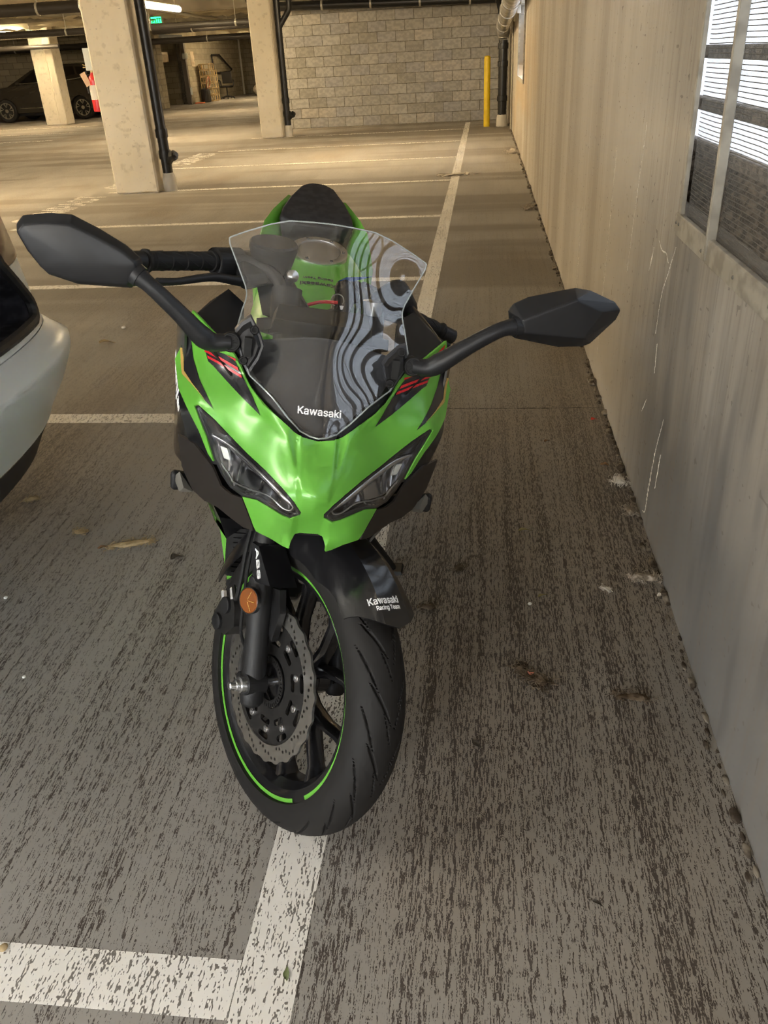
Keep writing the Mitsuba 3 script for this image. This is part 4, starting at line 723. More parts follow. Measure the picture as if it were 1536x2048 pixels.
# headlamps
lamp = [(.2050, .7965), (.1995, .7982), (.1684, .7745), (.14, .7491), (.1097, .722), (.0763, .6945), (.0502, .6705), (.0306, .651), (.0188, .6362), (.0195, .6312), (.0335, .6248), (.0461, .6291), (.0716, .6423), (.0877, .650), (.1123, .6531), (.1351, .6657), (.1528, .6869), (.1678, .7136), (.1811, .7484)]
bar = [(.1754, .754), (.1355, .7333), (.0886, .6963), (.0494, .6624), (.0300, .6455)]
lowl = [(.1740, .750), (.159, .7131), (.1359, .6838), (.1287, .6748), (.0985, .6644), (.0857, .6623), (.0668, .6563), (.0475, .6413), (.0351, .6378), (.0300, .6435)]
for s in (1, -1):
    P = lambda a: a if s > 0 else mir(a)
    pl = Polygon(P(lamp)); hl = bobj('headlamp', panel(pl.difference(pl.buffer(-0.0045)), cw(-0.003), 0.004, 0.006, 0.004), 'mat_gloss_black', label='headlamp in a black gasket')
    rg = np.asarray(pl.buffer(-0.003).segmentize(0.006).exterior.coords)[:-1]; c = rg.mean(0)
    bobj('housing', loft([cw(-0.008)(rg), cw(-0.035)(c + (rg - c) * 0.96), cw(-0.060)(c + (rg - c) * 0.80)], True, False), 'mat_lamp_dark', hl, 50)
    bobj('housing_back', panel(pl.buffer(-0.006), cw(-0.052), 0.008, 0.0), 'mat_lamp_dark', hl)
    b3, l3 = spline(A(*P(bar)), 40), spline(A(*P(lowl)), 40)
    bobj('light_guide', tube(cw(-0.015)(b3), [0.0028, 0.0062, 0.0070, 0.0062, 0.0032], 8), 'mat_lamp_silver', hl, 50, 'silver light guide bar')
    # chrome bowls between the bar and the lower line, with ribs
    q = [cw(-0.020)(b3 * (1 - t) + l3 * t) + A(0, 0.022 * math.sin(np.pi * t), 0) for t in np.linspace(0.04, 0.96, 9)]
    m = loft(q, False); nrm = vnormals(m.vertices, m.faces).mean(0); m = tm(m.vertices, m.faces[:, ::-1] if nrm[1] > 0 else m.faces)
    bobj('reflector', m, 'mat_lamp_bowl', hl, 40, 'dark chrome reflector')
    up = [(.195, .792), (.1684, .7715), (.14, .7461), (.1097, .719), (.0763, .6915), (.0502, .6675), (.0330, .650)]
    u3 = spline(A(*P(up)), 40); q = [cw(-0.016 - 0.020 * t)(b3 * (1 - t) + u3 * t) for t in np.linspace(0.05, 0.95, 5)]
    m = loft(q, False); nrm = vnormals(m.vertices, m.faces).mean(0); m = tm(m.vertices, m.faces[:, ::-1] if nrm[1] > 0 else m.faces)
    bobj('reflector', m, 'mat_lamp_dark', hl, 40)
    for k in (8, 14, 22, 29): bobj('rib', tube(np.array([cw(-0.017)(A(b3[k] * (1 - t) + l3[k] * t))[0] + A(0, 0.016 * math.sin(np.pi * t), 0) for t in np.linspace(0.08, 0.92, 7)]), 0.0022, 6), 'mat_lamp_dark' if k % 4 else 'mat_silver', hl, 50)
    bobj('trim_line', tube(cw(-0.013)(l3), 0.0014, 6), 'mat_silver', hl, 50)
    bobj('trim_line', tube(cw(-0.013)(A(*P([(.1287, .6748), (.1230, .662), (.1000, .6570), (.0857, .6600)]))), 0.0013, 6, 16), 'mat_silver', hl, 50)
    pad = np.array(P([(.158, .735), (.145, .731), (.150, .715), (.139, .712)])); bobj('lamp_element', hull(np.vstack([cw(-0.019)(pad), cw(-0.032)(pad)])), 'mat_sign_white', hl, 20, 'white lamp element')
    fl = [(.112, .6565), (.104, .6555), (.096, .654)]
    for a, b in fl: bobj('cooling_slot', tube(cw(-0.011)(A(P([(a, b)])[0], P([(a - .006, b + .006)])[0])), 0.0012, 5), 'mat_matte_black', hl)
    bobj('lens', panel(pl.buffer(-0.0025), cw(-0.001), 0.008, 0.0, 0.005), 'mat_clear', hl, True, 'clear lens')
# inner black panels between fairing and screen
for s in (1, -1):
    q = A((.228, .275, .952), (.205, .33, .968), (.175, .37, .985), (.145, .36, .965), (.135, .25, .925), (.15, .15, .90), (.19, .20, .925)) * A(s, 1, 1)
    bobj('inner_panel', hull(np.vstack([q - A(0, 0, .012), q - A(0, -.01, .03)])), 'mat_matte_black', smooth=25)
# wind screen
WS = field([(0, .018, .842), (.03, .038, .848), (.08, .073, .882), (.118, .131, .898), (.14, .265, 1.0), (.175, .315, 1.071), (0, .288, 1.131), (.075, .293, 1.122), (0, .125, .968), (.14, .20, .95)], 1e-5)
ws_fn = lambda off=0.0: (lambda q: lift(np.asarray(q, float), WS(q) - off))
wsh = [(0, 1.1285), (.0741, 1.1274), (.1065, 1.1214), (.1456, 1.1101), (.1735, 1.1), (.176, 1.0967), (.1741, 1.0868), (.1575, 1.052), (.1412, 1.016), (.1378, 1.003), (.138, .9919), (.1425, .97), (.147, .9411), (.150, .926), (.1313, .8834), (.1185, .852), (.1011, .836), (.0787, .8147), (.0505, .783), (.0296, .7636), (.0138, .7559), (0, .7532)]
wp = Polygon(wsh + mir(wsh)[::-1][1:-1]).buffer(0)
screen = bobj('wind_screen', panel(wp, ws_fn(), 0.008, 0.0, 0.006), 'mat_screen', smooth=True, label='clear wind screen')
wr = np.asarray(wp.buffer(-0.001).segmentize(0.006).exterior.coords)
bobj('screen_edge', tube(ws_fn()(wr), 0.0013, 6), 'mat_screen_edge', screen, 50, 'bright polished edge')
def lettering(text, h, x0, b0, fn, off, par, width=None, mt='mat_decal_white', bold=True, slope=0.0):
    m = meshkit.text_mesh(text, h, 0.0006, bold=bold); m = fine(m, .004)
    k = width / m.extents[0] if width else 1.0
    v = m.vertices; q = np.stack([x0 + v[:, 0] * k, b0 + v[:, 1] + slope * v[:, 0] * k], 1); n0 = fn(off)(q); n1 = fn(off + 0.0006)(q)
    return bobj('lettering', tm(np.where(v[:, 2:] > 0.0003, n1, n0), m.faces), mt, par, False, 'white lettering')
lettering('Kawasaki', 0.0118, -.0372, .7930, ws_fn, 0.002, screen, .0700, slope=-0.012)
# black shell behind the screen, instrument hood
shell = wp.buffer(-0.006).intersection(sbox(-.2, .7, .2, .93))
def shell_fn(q):
    q = np.asarray(q, float); k = 0.012 + 0.05 * sstep(.78, .93, q[:, 1]) - 0.02 * np.cos(q[:, 0] / 0.05) * sstep(.80, .9, q[:, 1]); return lift(q, WS(q) + k)
bobj('inner_fairing', panel(shell, shell_fn, 0.010, 0.003), 'mat_dash_grey', smooth=True)
dash = bobj('instrument_cluster', hull([(u, v, w) for u, v, w in ((-.092, .225, .945), (.088, .225, .945), (-.088, .285, .962), (.084, .285, .962), (-.085, .22, .97), (.082, .22, .97), (-.08, .29, .978), (.078, .29, .978), (-.06, .30, .93), (.06, .30, .93))]), 'mat_matte_black', smooth=20)
bobj('display', hull([(-.07, .288, .940), (.07, .288, .940), (-.07, .292, .972), (.07, .292, .972), (-.07, .296, .94), (.07, .296, .94), (.07, .297, .97), (-.07, .297, .97)]), 'mat_lamp_dark', dash, False)
# mirrors
ML = A((-0.477, 0.165, 1.082), (-0.469, 0.165, 1.093), (-0.434, 0.165, 1.101), (-0.401, 0.165, 1.103), (-0.363, 0.165, 1.088), (-0.322, 0.165, 1.068), (-0.302, 0.165, 1.052), (-0.299, 0.165, 1.042), (-0.314, 0.165, 1.012), (-0.342, 0.165, 1.013), (-0.369, 0.165, 1.009), (-0.394, 0.165, 1.008), (-0.435, 0.165, 1.017), (-0.446, 0.165, 1.028), (-0.462, 0.165, 1.051))
MR = A((0.304, 0.165, 1.047), (0.309, 0.165, 1.056), (0.33, 0.165, 1.069), (0.374, 0.165, 1.084), (0.405, 0.165, 1.094), (0.431, 0.165, 1.093), (0.476, 0.165, 1.08), (0.486, 0.165, 1.071), (0.483, 0.165, 1.058), (0.451, 0.165, 1.013), (0.44, 0.165, 1.007), (0.399, 0.165, 1.001), (0.378, 0.165, 1.008), (0.321, 0.165, 1.007), (0.315, 0.165, 1.015))
MLr = np.vstack([ML.mean(0) + (ML - ML.mean(0)) * A(.93, 1, .80) - A(0, .022, 0), A((-0.40, 0.134, 1.05), (-0.37, 0.134, 1.045))])
MRr = A((0.320, 0.125, 1.042), (0.398, 0.122, 1.085), (0.424, 0.122, 1.030), (0.446, 0.132, 1.070), (0.326, 0.125, 1.026))
stems = ([(-0.152, 0.15, 0.943), (-0.182, 0.147, 0.940), (-0.203, 0.142, 0.953), (-0.233, 0.137, 0.983), (-0.276, 0.135, 1.020), (-0.303, 0.142, 1.037)], [(0.152, 0.15, 0.937), (0.18, 0.147, 0.939), (0.201, 0.142, 0.955), (0.24, 0.137, 0.989), (0.284, 0.135, 1.021), (0.318, 0.142, 1.030)])
base2 = ([(-0.124, 0.986), (-0.105, 0.959), (-0.098, 0.943), (-0.104, 0.921), (-0.12, 0.892), (-0.132, 0.910), (-0.142, 0.938), (-0.149, 0.960), (-0.139, 0.974)], [(0.138, 0.970), (0.124, 0.965), (0.106, 0.948), (0.099, 0.936), (0.106, 0.913), (0.119, 0.888), (0.133, 0.912), (0.147, 0.935)])
mat('mirror_glass', A(0.85, 0.86, 0.87), 0.03, 1.0); mat('mirror_black', A(0.0095, 0.010, 0.0115), 0.42, spec=0.35)
for out, rdg, st, bs, sd in ((ML, MLr, stems[0], base2[0], 'viewer left'), (MR, MRr, stems[1], base2[1], 'viewer right')):
    c = out.mean(0); o2 = c + (out - c) * A(0.985, 1, 0.97)
    pts = []
    for p in o2: pts += [sph(p, 0.006, 1).vertices]
    for p in rdg: pts += [sph(p + A(0, 0.006, 0), 0.006, 1).vertices]
    for p in o2: pts += [(c + (p - c) * 0.97 + A(0, 0.014, 0))[None]]
    m = bobj('mirror', hull(np.vstack(pts)), 'mat_mirror_black', smooth=50, label='black rear view mirror')
    bobj('mirror_glass', hull(np.vstack([c + (out - c) * 0.90 + A(0, 0.0145, 0), c + (out - c) * 0.90 + A(0, 0.0165, 0)])), 'mat_mirror_glass', m, False)
    sp = spline(st, 30); rr = np.interp(np.linspace(0, 1, 30), [0, .15, .35, .6, .85, .95, 1], [.0135, .0150, .0175, .0140, .0125, .0155, .0165])
    bobj('stem', tube(sp, rr, 14), 'mat_mirror_black', m, 50)
    bobj('collar', tube([sp[-3], sp[-1]], 0.0172, 16), 'mat_mirror_black', m, 40)
    e = A(*st[0]); d = unit(A(0.0, -1, 0.25)); bobj('pivot_cap', lathe([(0.0165, -0.024), (0.0165, 0.006), (0.0145, 0.010), (0.0125, 0.010), (0.0118, 0.0085), (0.0, 0.0085)], d, e, 28), 'mat_rubber_black', m, 40)
    F = frame([1, 0, 0], [0, 0.25, 1])
    bobj('cap_ribs', cat(*[cyl(e + d * 0.0085 + F @ A(0.004 * math.cos(a), 0.004 * math.sin(a), 0), e + d * 0.0085 + F @ A(0.0105 * math.cos(a), 0.0105 * math.sin(a), 0), 0.0006, sides=5) for a in np.arange(8) * np.pi / 4]), 'mat_rubber_black', m)
    q = A(*bs); cc = q.mean(0); vv = lambda s, off: np.stack([cc[0] + (q[:, 0] - cc[0]) * s, 0.150 + off + 0.25 * (np.abs(cc[0] + (q[:, 0] - cc[0]) * s) - 0.12) + 0.32 * (cc[1] + (q[:, 1] - cc[1]) * s - 0.93), cc[1] + (q[:, 1] - cc[1]) * s], 1)
    bobj('base_plate', hull(np.vstack([vv(1.0, 0.006), vv(0.95, -0.002)])), mat('plate_grey', A(0.030, 0.032, 0.037), 0.45), m, 25)
    bobj('bracket', hull(np.vstack([vv(0.80, -0.002), vv(0.62, -0.012)])), 'mat_matte_black', m, 25)
    bobj('bracket_rib', hull([cc2 + A(dx, dy, dz) for cc2 in [A(cc[0], 0.136 + 0.25 * (abs(cc[0]) - .12), cc[1])] for dx in (-.006, .006) for dy in (-.006, .004) for dz in (-.016, .016)]), 'mat_rubber_black', m, 25)
    for k in ((0.45, 0.55), (-0.35, -0.55)):
        b = cc + A(0.018 * k[0], 0.045 * k[1]); ctr = A(b[0], 0.150 - 0.010 + 0.25 * (abs(b[0]) - 0.12) + 0.32 * (b[1] - 0.93), b[1])
        bobj('bolt', lathe([(0.0075, -0.004), (0.0075, 0.006), (0.006, 0.008), (0.0042, 0.008), (0.004, 0.004), (0.0, 0.004)], (0, -1, 0.3), ctr, 16), 'mat_rubber_black', m, 40)
# tank, filler cap, seats, tail
secs = []
for v, top, hw, bot in ((.45, .84, .10, .78), (.50, .89, .125, .76), (.58, .922, .146, .74), (.66, .944, .150, .73), (.74, .966, .148, .73), (.82, .985, .138, .73), (.88, .988, .122, .72), (.93, .965, .10, .72), (.98, .90, .08, .72), (1.02, .84, .07, .72)):
    t = np.linspace(-0.35, np.pi + 0.35, 29); x = hw * np.sign(np.cos(t)) * np.abs(np.cos(t)) ** 0.75; z = bot + (top - bot) * np.clip(np.sign(np.sin(t)) * np.abs(np.sin(t)) ** 0.62, -0.3, 1)
    secs.append(np.stack([x, np.full(29, v), z], 1))
secs = [np.stack([spline(np.array([s[i] for s in secs]), 30)[k] for i in range(29)]) for k in range(30)]
tank = bobj('fuel_tank', loft(secs), 'mat_green', smooth=50, label='glossy green fuel tank')
bobj('filler_ring', lathe([(0.066, -0.01), (0.066, 0.003), (0.062, 0.005), (0.050, 0.004), (0.049, -0.004)], (0, -0.27, 0.963), (0, .79, .979), 40), 'mat_silver', tank, 40, 'silver filler cap ring')
bobj('filler_cap', lathe([(0.049, -0.01), (0.049, 0.0), (0.047, 0.002), (0.02, 0.003), (0.0, 0.003)], (0, -0.27, 0.963), (0, .79, .979), 36), 'mat_silver', tank, 40)
for k in range(6): a = k * np.pi / 3; bobj('cap_bolt', lathe([(0.004, 0), (0.004, 0.003), (0, 0.0035)], (0, -0.27, .963), (0.056 * math.cos(a), .79 + 0.054 * math.sin(a) - .001, .979 + .015 * math.sin(a) + .003), 10), 'mat_lamp_dark', tank, 40)
for txt, h, dv in (('Kawasaki', 0.013, 0.0), ('Racing Team', 0.008, 0.022)):
    m = meshkit.text_mesh(txt, h, 0.0006, bold=True); v = m.vertices - A(m.extents[0] / 2, 0, 0)
    P = np.stack([-v[:, 0], .645 + dv - v[:, 1], np.full(len(v), 0.9)], 1); P = P * 1.0
    tv = unman(man(loft(secs))); ray_o = P + A(0, 0, 0.3)
    loc, idx, _ = trimesh.ray.ray_triangle.RayMeshIntersector(tv).intersects_location(ray_o, np.tile([0, 0, -1.0], (len(P), 1)), multiple_hits=False)
    z = np.full(len(P), 0.95); z[idx] = loc[:, 2]
    bobj('lettering', tm(np.stack([P[:, 0], P[:, 1], z + 0.0012 + v[:, 2]], 1), m.faces), 'mat_decal_black', tank, False, 'dark lettering')
mat('seat_cover', vary(A(0.012, 0.012, 0.014), A(0.020, 0.020, 0.022), 60), 0.55)
secs = []
for v, top, hw in ((.98, .83, .07), (1.05, .825, .10), (1.15, .84, .115), (1.22, .90, .10), (1.25, .93, .08)):
    t = np.linspace(0, np.pi, 21); secs.append(np.stack([hw * np.cos(t), np.full(21, v), top - 0.07 + 0.07 * np.sin(t) ** 0.5], 1))
bobj('rider_seat', loft(secs), 'mat_seat_cover', smooth=50)
pad = A((-.060, 1.185, .975), (.060, 1.185, .975), (-.093, 1.20, .985), (.093, 1.20, .985), (-.088, 1.24, 1.0), (.088, 1.24, 1.0), (-.068, 1.32, 1.022), (.068, 1.32, 1.022), (-.040, 1.40, 1.043), (.040, 1.40, 1.043), (-.018, 1.425, 1.048), (.018, 1.425, 1.048))
bobj('pillion_seat', hull(np.vstack([A((-.085, 1.185, .90), (.085, 1.185, .90)), np.vstack([sph(p, 0.010, 1).vertices for p in pad - A(0, 0, 0.010)]), pad * A(0.9, 1, 1) - A(0, 0, 0.06)])), 'mat_seat_cover', smooth=40, label='black pillion seat pad')
for s in (1, -1):
    tl = []
    for v, uo, wo, ui, wi, ut, wt in ((1.00, .150, .78, .10, .80, .130, .86), (1.08, .160, .82, .115, .86, .150, .925), (1.16, .152, .85, .108, .93, .142, .968), (1.24, .135, .87, .098, .975, .122, .990), (1.32, .110, .89, .076, .990, .098, 1.006), (1.38, .088, .92, .062, .995, .084, 1.013), (1.46, .06, .94, .035, .98, .05, .99), (1.58, .03, .95, .012, .975, .02, .98)):
        tl.append(A((s * uo, v, wo), (s * (uo * 0.4 + ut * 0.65), v, (wo * .35 + wt * .65)), (s * ut, v, wt), (s * ui, v, wi), (s * ui * 0.75, v, wo)))
    m = loft(tl); bobj('tail_fairing', m, 'mat_green', smooth=25, label='green tail fairing')
bobj('tail_lamp', hull([(-.03, 1.58, .95), (.03, 1.58, .95), (-.02, 1.60, .98), (.02, 1.60, .98), (0, 1.55, .93)]), 'mat_lamp_red', smooth=False)
bobj('rear_fender', hull([(-.05, 1.52, .93), (.05, 1.52, .93), (-.06, 1.72, .62), (.06, 1.72, .62), (-.06, 1.69, .62), (.06, 1.69, .62), (-.05, 1.40, .88), (.05, 1.40, .88)]), 'mat_matte_black', smooth=False)
# steering: matrix of the steered frame inside the motorcycle's frame
SM = np.stack([SA, SF, SS], 1)
def sobj(name, m, mt, parent=None, smooth=35, label=None, **kw): return bobj(name, xf(m, SM, SP), mt, parent, smooth, label, **kw)
WC = A(0, 0.040, 0)
wheel = bike + '__front_wheel'; count[wheel] = 1
mat('tyre_rubber', A(0.011, 0.0103, 0.0098), 0.62, spec=0.22)
nt, npf = 1500, 90
ph = np.linspace(-1.78, 1.78, npf); th = np.arange(nt) * 2 * np.pi / nt
TH, PH = np.meshgrid(th, ph, indexing='ij')
dep = np.zeros_like(TH); NG = 17
for s in (1, -1):
    for (p0, p1, sl, cur, ph0, wd) in ((0.10, 0.80, 0.30, 0.14, 0.0, 0.0026), (0.52, 1.12, 0.34, 0.05, 0.5, 0.0024), (0.02, 0.36, 0.24, 0.08, 0.62, 0.0018)):
        x = s * PH; f = (x - p0) / (p1 - p0)
        ctr = (ph0 + (0.25 if s < 0 else 0)) * 2 * np.pi / NG + sl * f * (1 - cur * f) ; dd = (TH - ctr) % (2 * np.pi / NG); dd = np.minimum(dd, 2 * np.pi / NG - dd) * 0.29 * 0.80
        w = wd * np.clip(4 * np.minimum(f, 1 - f), 0, 1); dep = np.maximum(dep, np.where((f > 0) & (f < 1), np.clip(1.4 * (1 - dd / np.maximum(w * 1.5, 1e-6)), 0, 1), 0))
rm = 0.056 - 0.0050 * dep
Lx, Rr = rm * np.sin(PH), 0.242 + rm * np.cos(PH) * 0.99
v = np.stack([Lx, Rr * np.cos(TH), Rr * np.sin(TH)], -1)
bead = lambda L, r: np.stack([np.full(nt, L), r * np.cos(th), r * np.sin(th)], -1)[:, None]
v = np.concatenate([bead(-0.040, 0.2285), bead(-0.0478, 0.2300), v, bead(0.0478, 0.2300), bead(0.040, 0.2285)], 1)
k = v.shape[1]; f = grid_faces(nt, k, False); v2 = v.reshape(-1, 3)
i = np.arange(k - 1); f = np.vstack([f, np.stack([(nt - 1) * k + i, (nt - 1) * k + i + 1, i + 1], 1), np.stack([(nt - 1) * k + i, i + 1, i], 1)])
m = tm(v2 + WC, f); m = m if m.volume > 0 else tm(m.vertices, m.faces[:, ::-1])
sobj('tyre', m, 'mat_tyre_rubber', wheel, 50, 'black road tyre with slanted grooves')
def ringloft(prof, n=120, M=None, c=WC):
    a = np.arange(n) * 2 * np.pi / n; secs = [np.stack([[L, r * math.cos(t), r * math.sin(t)] for L, r in prof]) + c for t in np.append(a, 0)]
    m = loft(secs, True, False); return m if m.volume > 0 else tm(m.vertices, m.faces[:, ::-1])
rim = sobj('rim', ringloft([(-.046, .221), (-.047, .230), (-.043, .230), (-.038, .217), (-.02, .205), (.02, .205), (.038, .217), (.043, .230), (.047, .230), (.046, .221), (.040, .207), (.022, .194), (-.022, .194), (-.040, .207)]), 'mat_gloss_black', wheel, 30)
for s in (1, -1):
    a = np.radians(np.linspace(-56, 293, 160)); pr = [np.stack([np.full(2, s * 0.0476), r * np.cos(t) + 0, r * np.sin(t)], 1) + WC for t in a for r in [A(.2212, .2288)]]
    pr2 = [q + A(s * 0.0006, 0, 0) for q in pr]
    sec = [np.vstack([p, q[::-1]]) for p, q in zip(pr, pr2)]; sobj('green_stripe', loft(sec), 'mat_green', rim, False, 'green rim stripe')
for k in range(5):
    a0 = math.radians(31 + 72 * k)
    for sg in (-1, 1):
        ps = []
        for r, off, w_, h_ in ((0.030, 0.0, .017, .026), (0.07, 0.06 * sg, .013, .022), (0.12, 0.20 * sg, .010, .018), (0.17, 0.315 * sg, .009, .018), (0.199, 0.37 * sg, .013, .026)):
            a = a0 + off; rad, tan = A(0, math.cos(a), math.sin(a)), A(0, -math.sin(a), math.cos(a))
            ps.append([WC + rad * r + tan * x + A(L, 0, 0) for x, L in ((-w_, -h_ * .5), (-w_ * .4, -h_), (w_ * .4, -h_), (w_, -h_ * .5), (w_, h_ * .5), (w_ * .4, h_), (-w_ * .4, h_), (-w_, h_ * .5))])
        sobj('spoke', loft(ps), 'mat_gloss_black', wheel, 30)
sobj('hub', lathe([(.030, -.06), (.034, -.055), (.034, -.03), (.042, -.02), (.042, .03), (.050, .045), (.050, .056), (.02, .058)], (1, 0, 0), WC, 36), 'mat_gloss_black', wheel, 35)
DF = np.stack([[0, 1, 0], [0, 0, 1], [1, 0, 0]], 1).astype(float)
an = np.linspace(0, 2 * np.pi, 480, endpoint=False)
rot = Polygon([((.1535 + .0024 * max(-0.6, math.sin(24 * t))) * math.cos(t), (.1535 + .0024 * max(-0.6, math.sin(24 * t))) * math.sin(t)) for t in an]).difference(Point(0, 0).buffer(0.121, 48))
hl = [Point(r * math.cos(t), r * math.sin(t)).buffer(0.0032, 4) for j in range(40) for r, t in ((.1265 + .009 * (j % 3) + .0015, j * 2 * np.pi / 40), (.1265 + .009 * ((j + 1) % 3), (j + .45) * 2 * np.pi / 40))]
rotor = sobj('brake_disc', extr(rot.difference(unary_union(hl)), 0.005, DF, WC + A(.0625, 0, 0)), 'mat_bright_steel', wheel, False, 'drilled petal brake disc')
car = Point(0, 0).buffer(.124, 40).difference(Point(0, 0).buffer(.052, 30))
for j in range(10):
    t = math.radians(31 + 36 * j); t2 = t + math.radians(18)
    car = car.difference(LineString([(.079 * math.cos(t2 + x), .079 * math.sin(t2 + x)) for x in (-.14, 0, .14)]).buffer(.006))
    car = car.difference(LineString([(.109 * math.cos(t2 + x), .109 * math.sin(t2 + x)) for x in (-.11, 0, .11)]).buffer(.006))
sobj('disc_carrier', extr(car, 0.0045, DF, WC + A(.0595, 0, 0)), 'mat_engine', rotor, False)
for j in range(10):
    t = math.radians(19 + 36 * j); c = WC + A(.0640, .094 * math.cos(t), .094 * math.sin(t))
    sobj('disc_bolt', lathe([(.0080, -.003), (.0080, .002), (.0065, .0038), (.0034, .0042), (.0032, .0015), (0, .0015)], (1, 0, 0), c, 16), 'mat_silver', rotor, 40)
rg = Point(0, 0).buffer(.050, 30).difference(Point(0, 0).buffer(.036, 24)); rg = rg.difference(unary_union([LineString([(.043 * math.cos(t), .043 * math.sin(t)), (.0478 * math.cos(t), .0478 * math.sin(t))]).buffer(.0012) for t in np.arange(40) * np.pi / 20]))
sobj('sensor_ring', extr(rg, .002, DF, WC + A(.066, 0, 0)), 'mat_engine', wheel, False)
# fork
for s in (1, -1):
    L, F = s * .099, .034
    sobj('fork_lower', lathe([(.016, -.045), (.022, -.038), (.0235, -.02), (.0235, .08), (.0225, .10), (.0245, .14), (.0245, .200), (.021, .206)], (0, 0, 1), (L, F, 0), 32), 'mat_matte_black', None, 40, 'black fork leg')
    sobj('fork_tube', cyl((L, F, .20), (L, F, .70), .0195, sides=28), 'mat_matte_black', None, 40)
    lg = sobj('axle_clamp', hull(np.vstack([cyl((L - s * .018, WC[1], 0), (L + s * .022, WC[1], 0), .021, sides=16).vertices, cyl((L - s * .018, F - .03, .0), (L + s * .012, F - .03, .0), .014, sides=12).vertices])), 'mat_matte_black', None, 40)
    sobj('axle_nut', lathe([(.016, 0), (.016, .012), (.011, .013), (.011, .020), (.0075, .021), (.0075, .032), (.005, .034)], (s, 0, 0), (L + s * .022, WC[1], 0), 12), 'mat_silver', lg, 35, 'chrome axle nut')
    rf = sobj('reflector', lathe([(.024, 0), (.024, .006), (.022, .008), (.0, .009)], (s, 0.25, 0), (s * .134, .060, .166), 28), 'mat_amber', None, 40, 'round amber reflector')
    sobj('reflector_rim', lathe([(.0252, -.002), (.0252, .007), (.0238, .007), (.0238, 0)], (s, 0.25, 0), (s * .134, .060, .166), 28), 'mat_matte_black', rf, 40)
    for t in np.arange(6) * np.pi / 3: sobj('facet_line', cyl(A(s * .1429, .060, .166) + .003 * A(0, math.cos(t), math.sin(t)), A(s * .1415, .060 - .0, .166) + .021 * A(-.25 * s * math.cos(t) * 0 - s * .02, math.cos(t), math.sin(t)), .0007, sides=4), 'mat_decal_gold', rf)
sobj('axle', cyl((-.12, WC[1], 0), (.12, WC[1], 0), .010), 'mat_silver', None, 40)
cal = sobj('brake_caliper', hull([(L, F, t) for L in (.046, .100) for F, t in ((-.117, .130), (-.073, .149), (-.148, .073), (-.091, .063), (-.056, .088), (-.059, .126), (-.140, .10))]), 'mat_engine', None, 30, 'dark brake caliper')
for F, t in ((-.120, .085), (-.090, .125)): sobj('piston_bore', lathe([(.017, 0), (.017, .006), (.012, .008), (.0, .008)], (1, 0, 0), (.100, F, t), 20), 'mat_matte_black', cal, 40)
for F, t in ((-.075, .150), (-.110, .138)): sobj('banjo_bolt', lathe([(.008, -.01), (.008, .012), (.005, .014)], (0, -.3, 1), (.095, F, t), 8), 'mat_silver', cal, False)
sobj('brake_hose', tube([(.095, -.078, .165), (.115, -.03, .15), (.118, -.012, .19), (.115, -.004, .26), (.09, .0, .40), (.06, 0, .55)], .0045, 8, 40), 'mat_rubber_black')
sobj('sensor_cable', tube([(.085, -.03, .05), (.108, -.012, .09), (.112, -.005, .15), (.110, .002, .24), (.085, .01, .38)], .0032, 8, 36), 'mat_rubber_black')
# front fender
secs = []
Lp = [-.079, -.074, -.064, -.048, -.028, 0, .028, .048, .064, .074, .079]
for tau in np.linspace(0, 1, 26):
    sec = []
    for j, L in enumerate(Lp):
        al = math.radians(30 + 7.0 * min(abs(L) / .07, 1) ** 1.6); al = al + tau * (math.radians(148) - al); dg = math.degrees(al)
        flank = np.interp(dg, [34, 48, 60, 100, 125, 148], [.292, .283, .255, .250, .272, .285])
        r = {0: flank, 10: flank, 1: .5 * flank + .5 * .300, 9: .5 * flank + .5 * .300, 2: .310, 8: .310, 3: .3235, 7: .3235, 4: .333, 6: .333, 5: .3335}[j]
        sec.append(WC + A(L * np.interp(dg, [34, 52, 72, 148], [1, .93, .80, .80]), r * math.cos(al), r * math.sin(al)))
    secs.append(np.array(sec))
m = loft(secs, False); 
m = m if vnormals(m.vertices, m.faces)[5 + 11 * 12] @ (m.vertices[5 + 11 * 12] - WC) > 0 else tm(m.vertices, m.faces[:, ::-1])
nv = vnormals(m.vertices, m.faces); k = len(m.vertices)
bd = [(0, j) for j in range(11)] + [(i, 10) for i in range(1, 26)] + [(25, j) for j in range(9, -1, -1)] + [(i, 0) for i in range(24, 0, -1)]; bi = np.array([i * 11 + j for i, j in bd]); bj = np.roll(bi, -1)
rimf = np.vstack([np.stack([bi, bj, bj + k], 1), np.stack([bi, bj + k, bi + k], 1)])
fm = tm(np.vstack([m.vertices, m.vertices - nv * .0028]), np.vstack([m.faces, m.faces[:, ::-1] + k, rimf]))
fender = sobj('front_fender', fm, 'mat_gloss_black', None, 22, 'glossy black front fender')
def fend_xy(q, off): # (across, degrees) on the viewer-right facet
    al = np.radians(q[:, 1]); r = np.interp(np.abs(q[:, 0]), [.0, .028, .048, .064, .074], [.3335, .333, .3235, .310, .296]) + off
    return WC + np.stack([-q[:, 0], r * np.cos(al), r * np.sin(al)], 1)
for txt, h, x0, a0, wd in (('Kawasaki', .0120, -.047, 38.0, .060), ('Racing Team', .0078, -.036, 36.0, .048)):
    m = fine(meshkit.text_mesh(txt, h, .0006, bold=True), .005); vv = m.vertices; q = np.stack([x0 + vv[:, 0] * wd / m.extents[0], a0 + np.degrees(vv[:, 1] / .325)], 1)
    sobj('lettering', tm(np.where(vv[:, 2:] > .0003, fend_xy(q, .0016), fend_xy(q, .0010)), m.faces), 'mat_decal_white', fender, False, 'white lettering')
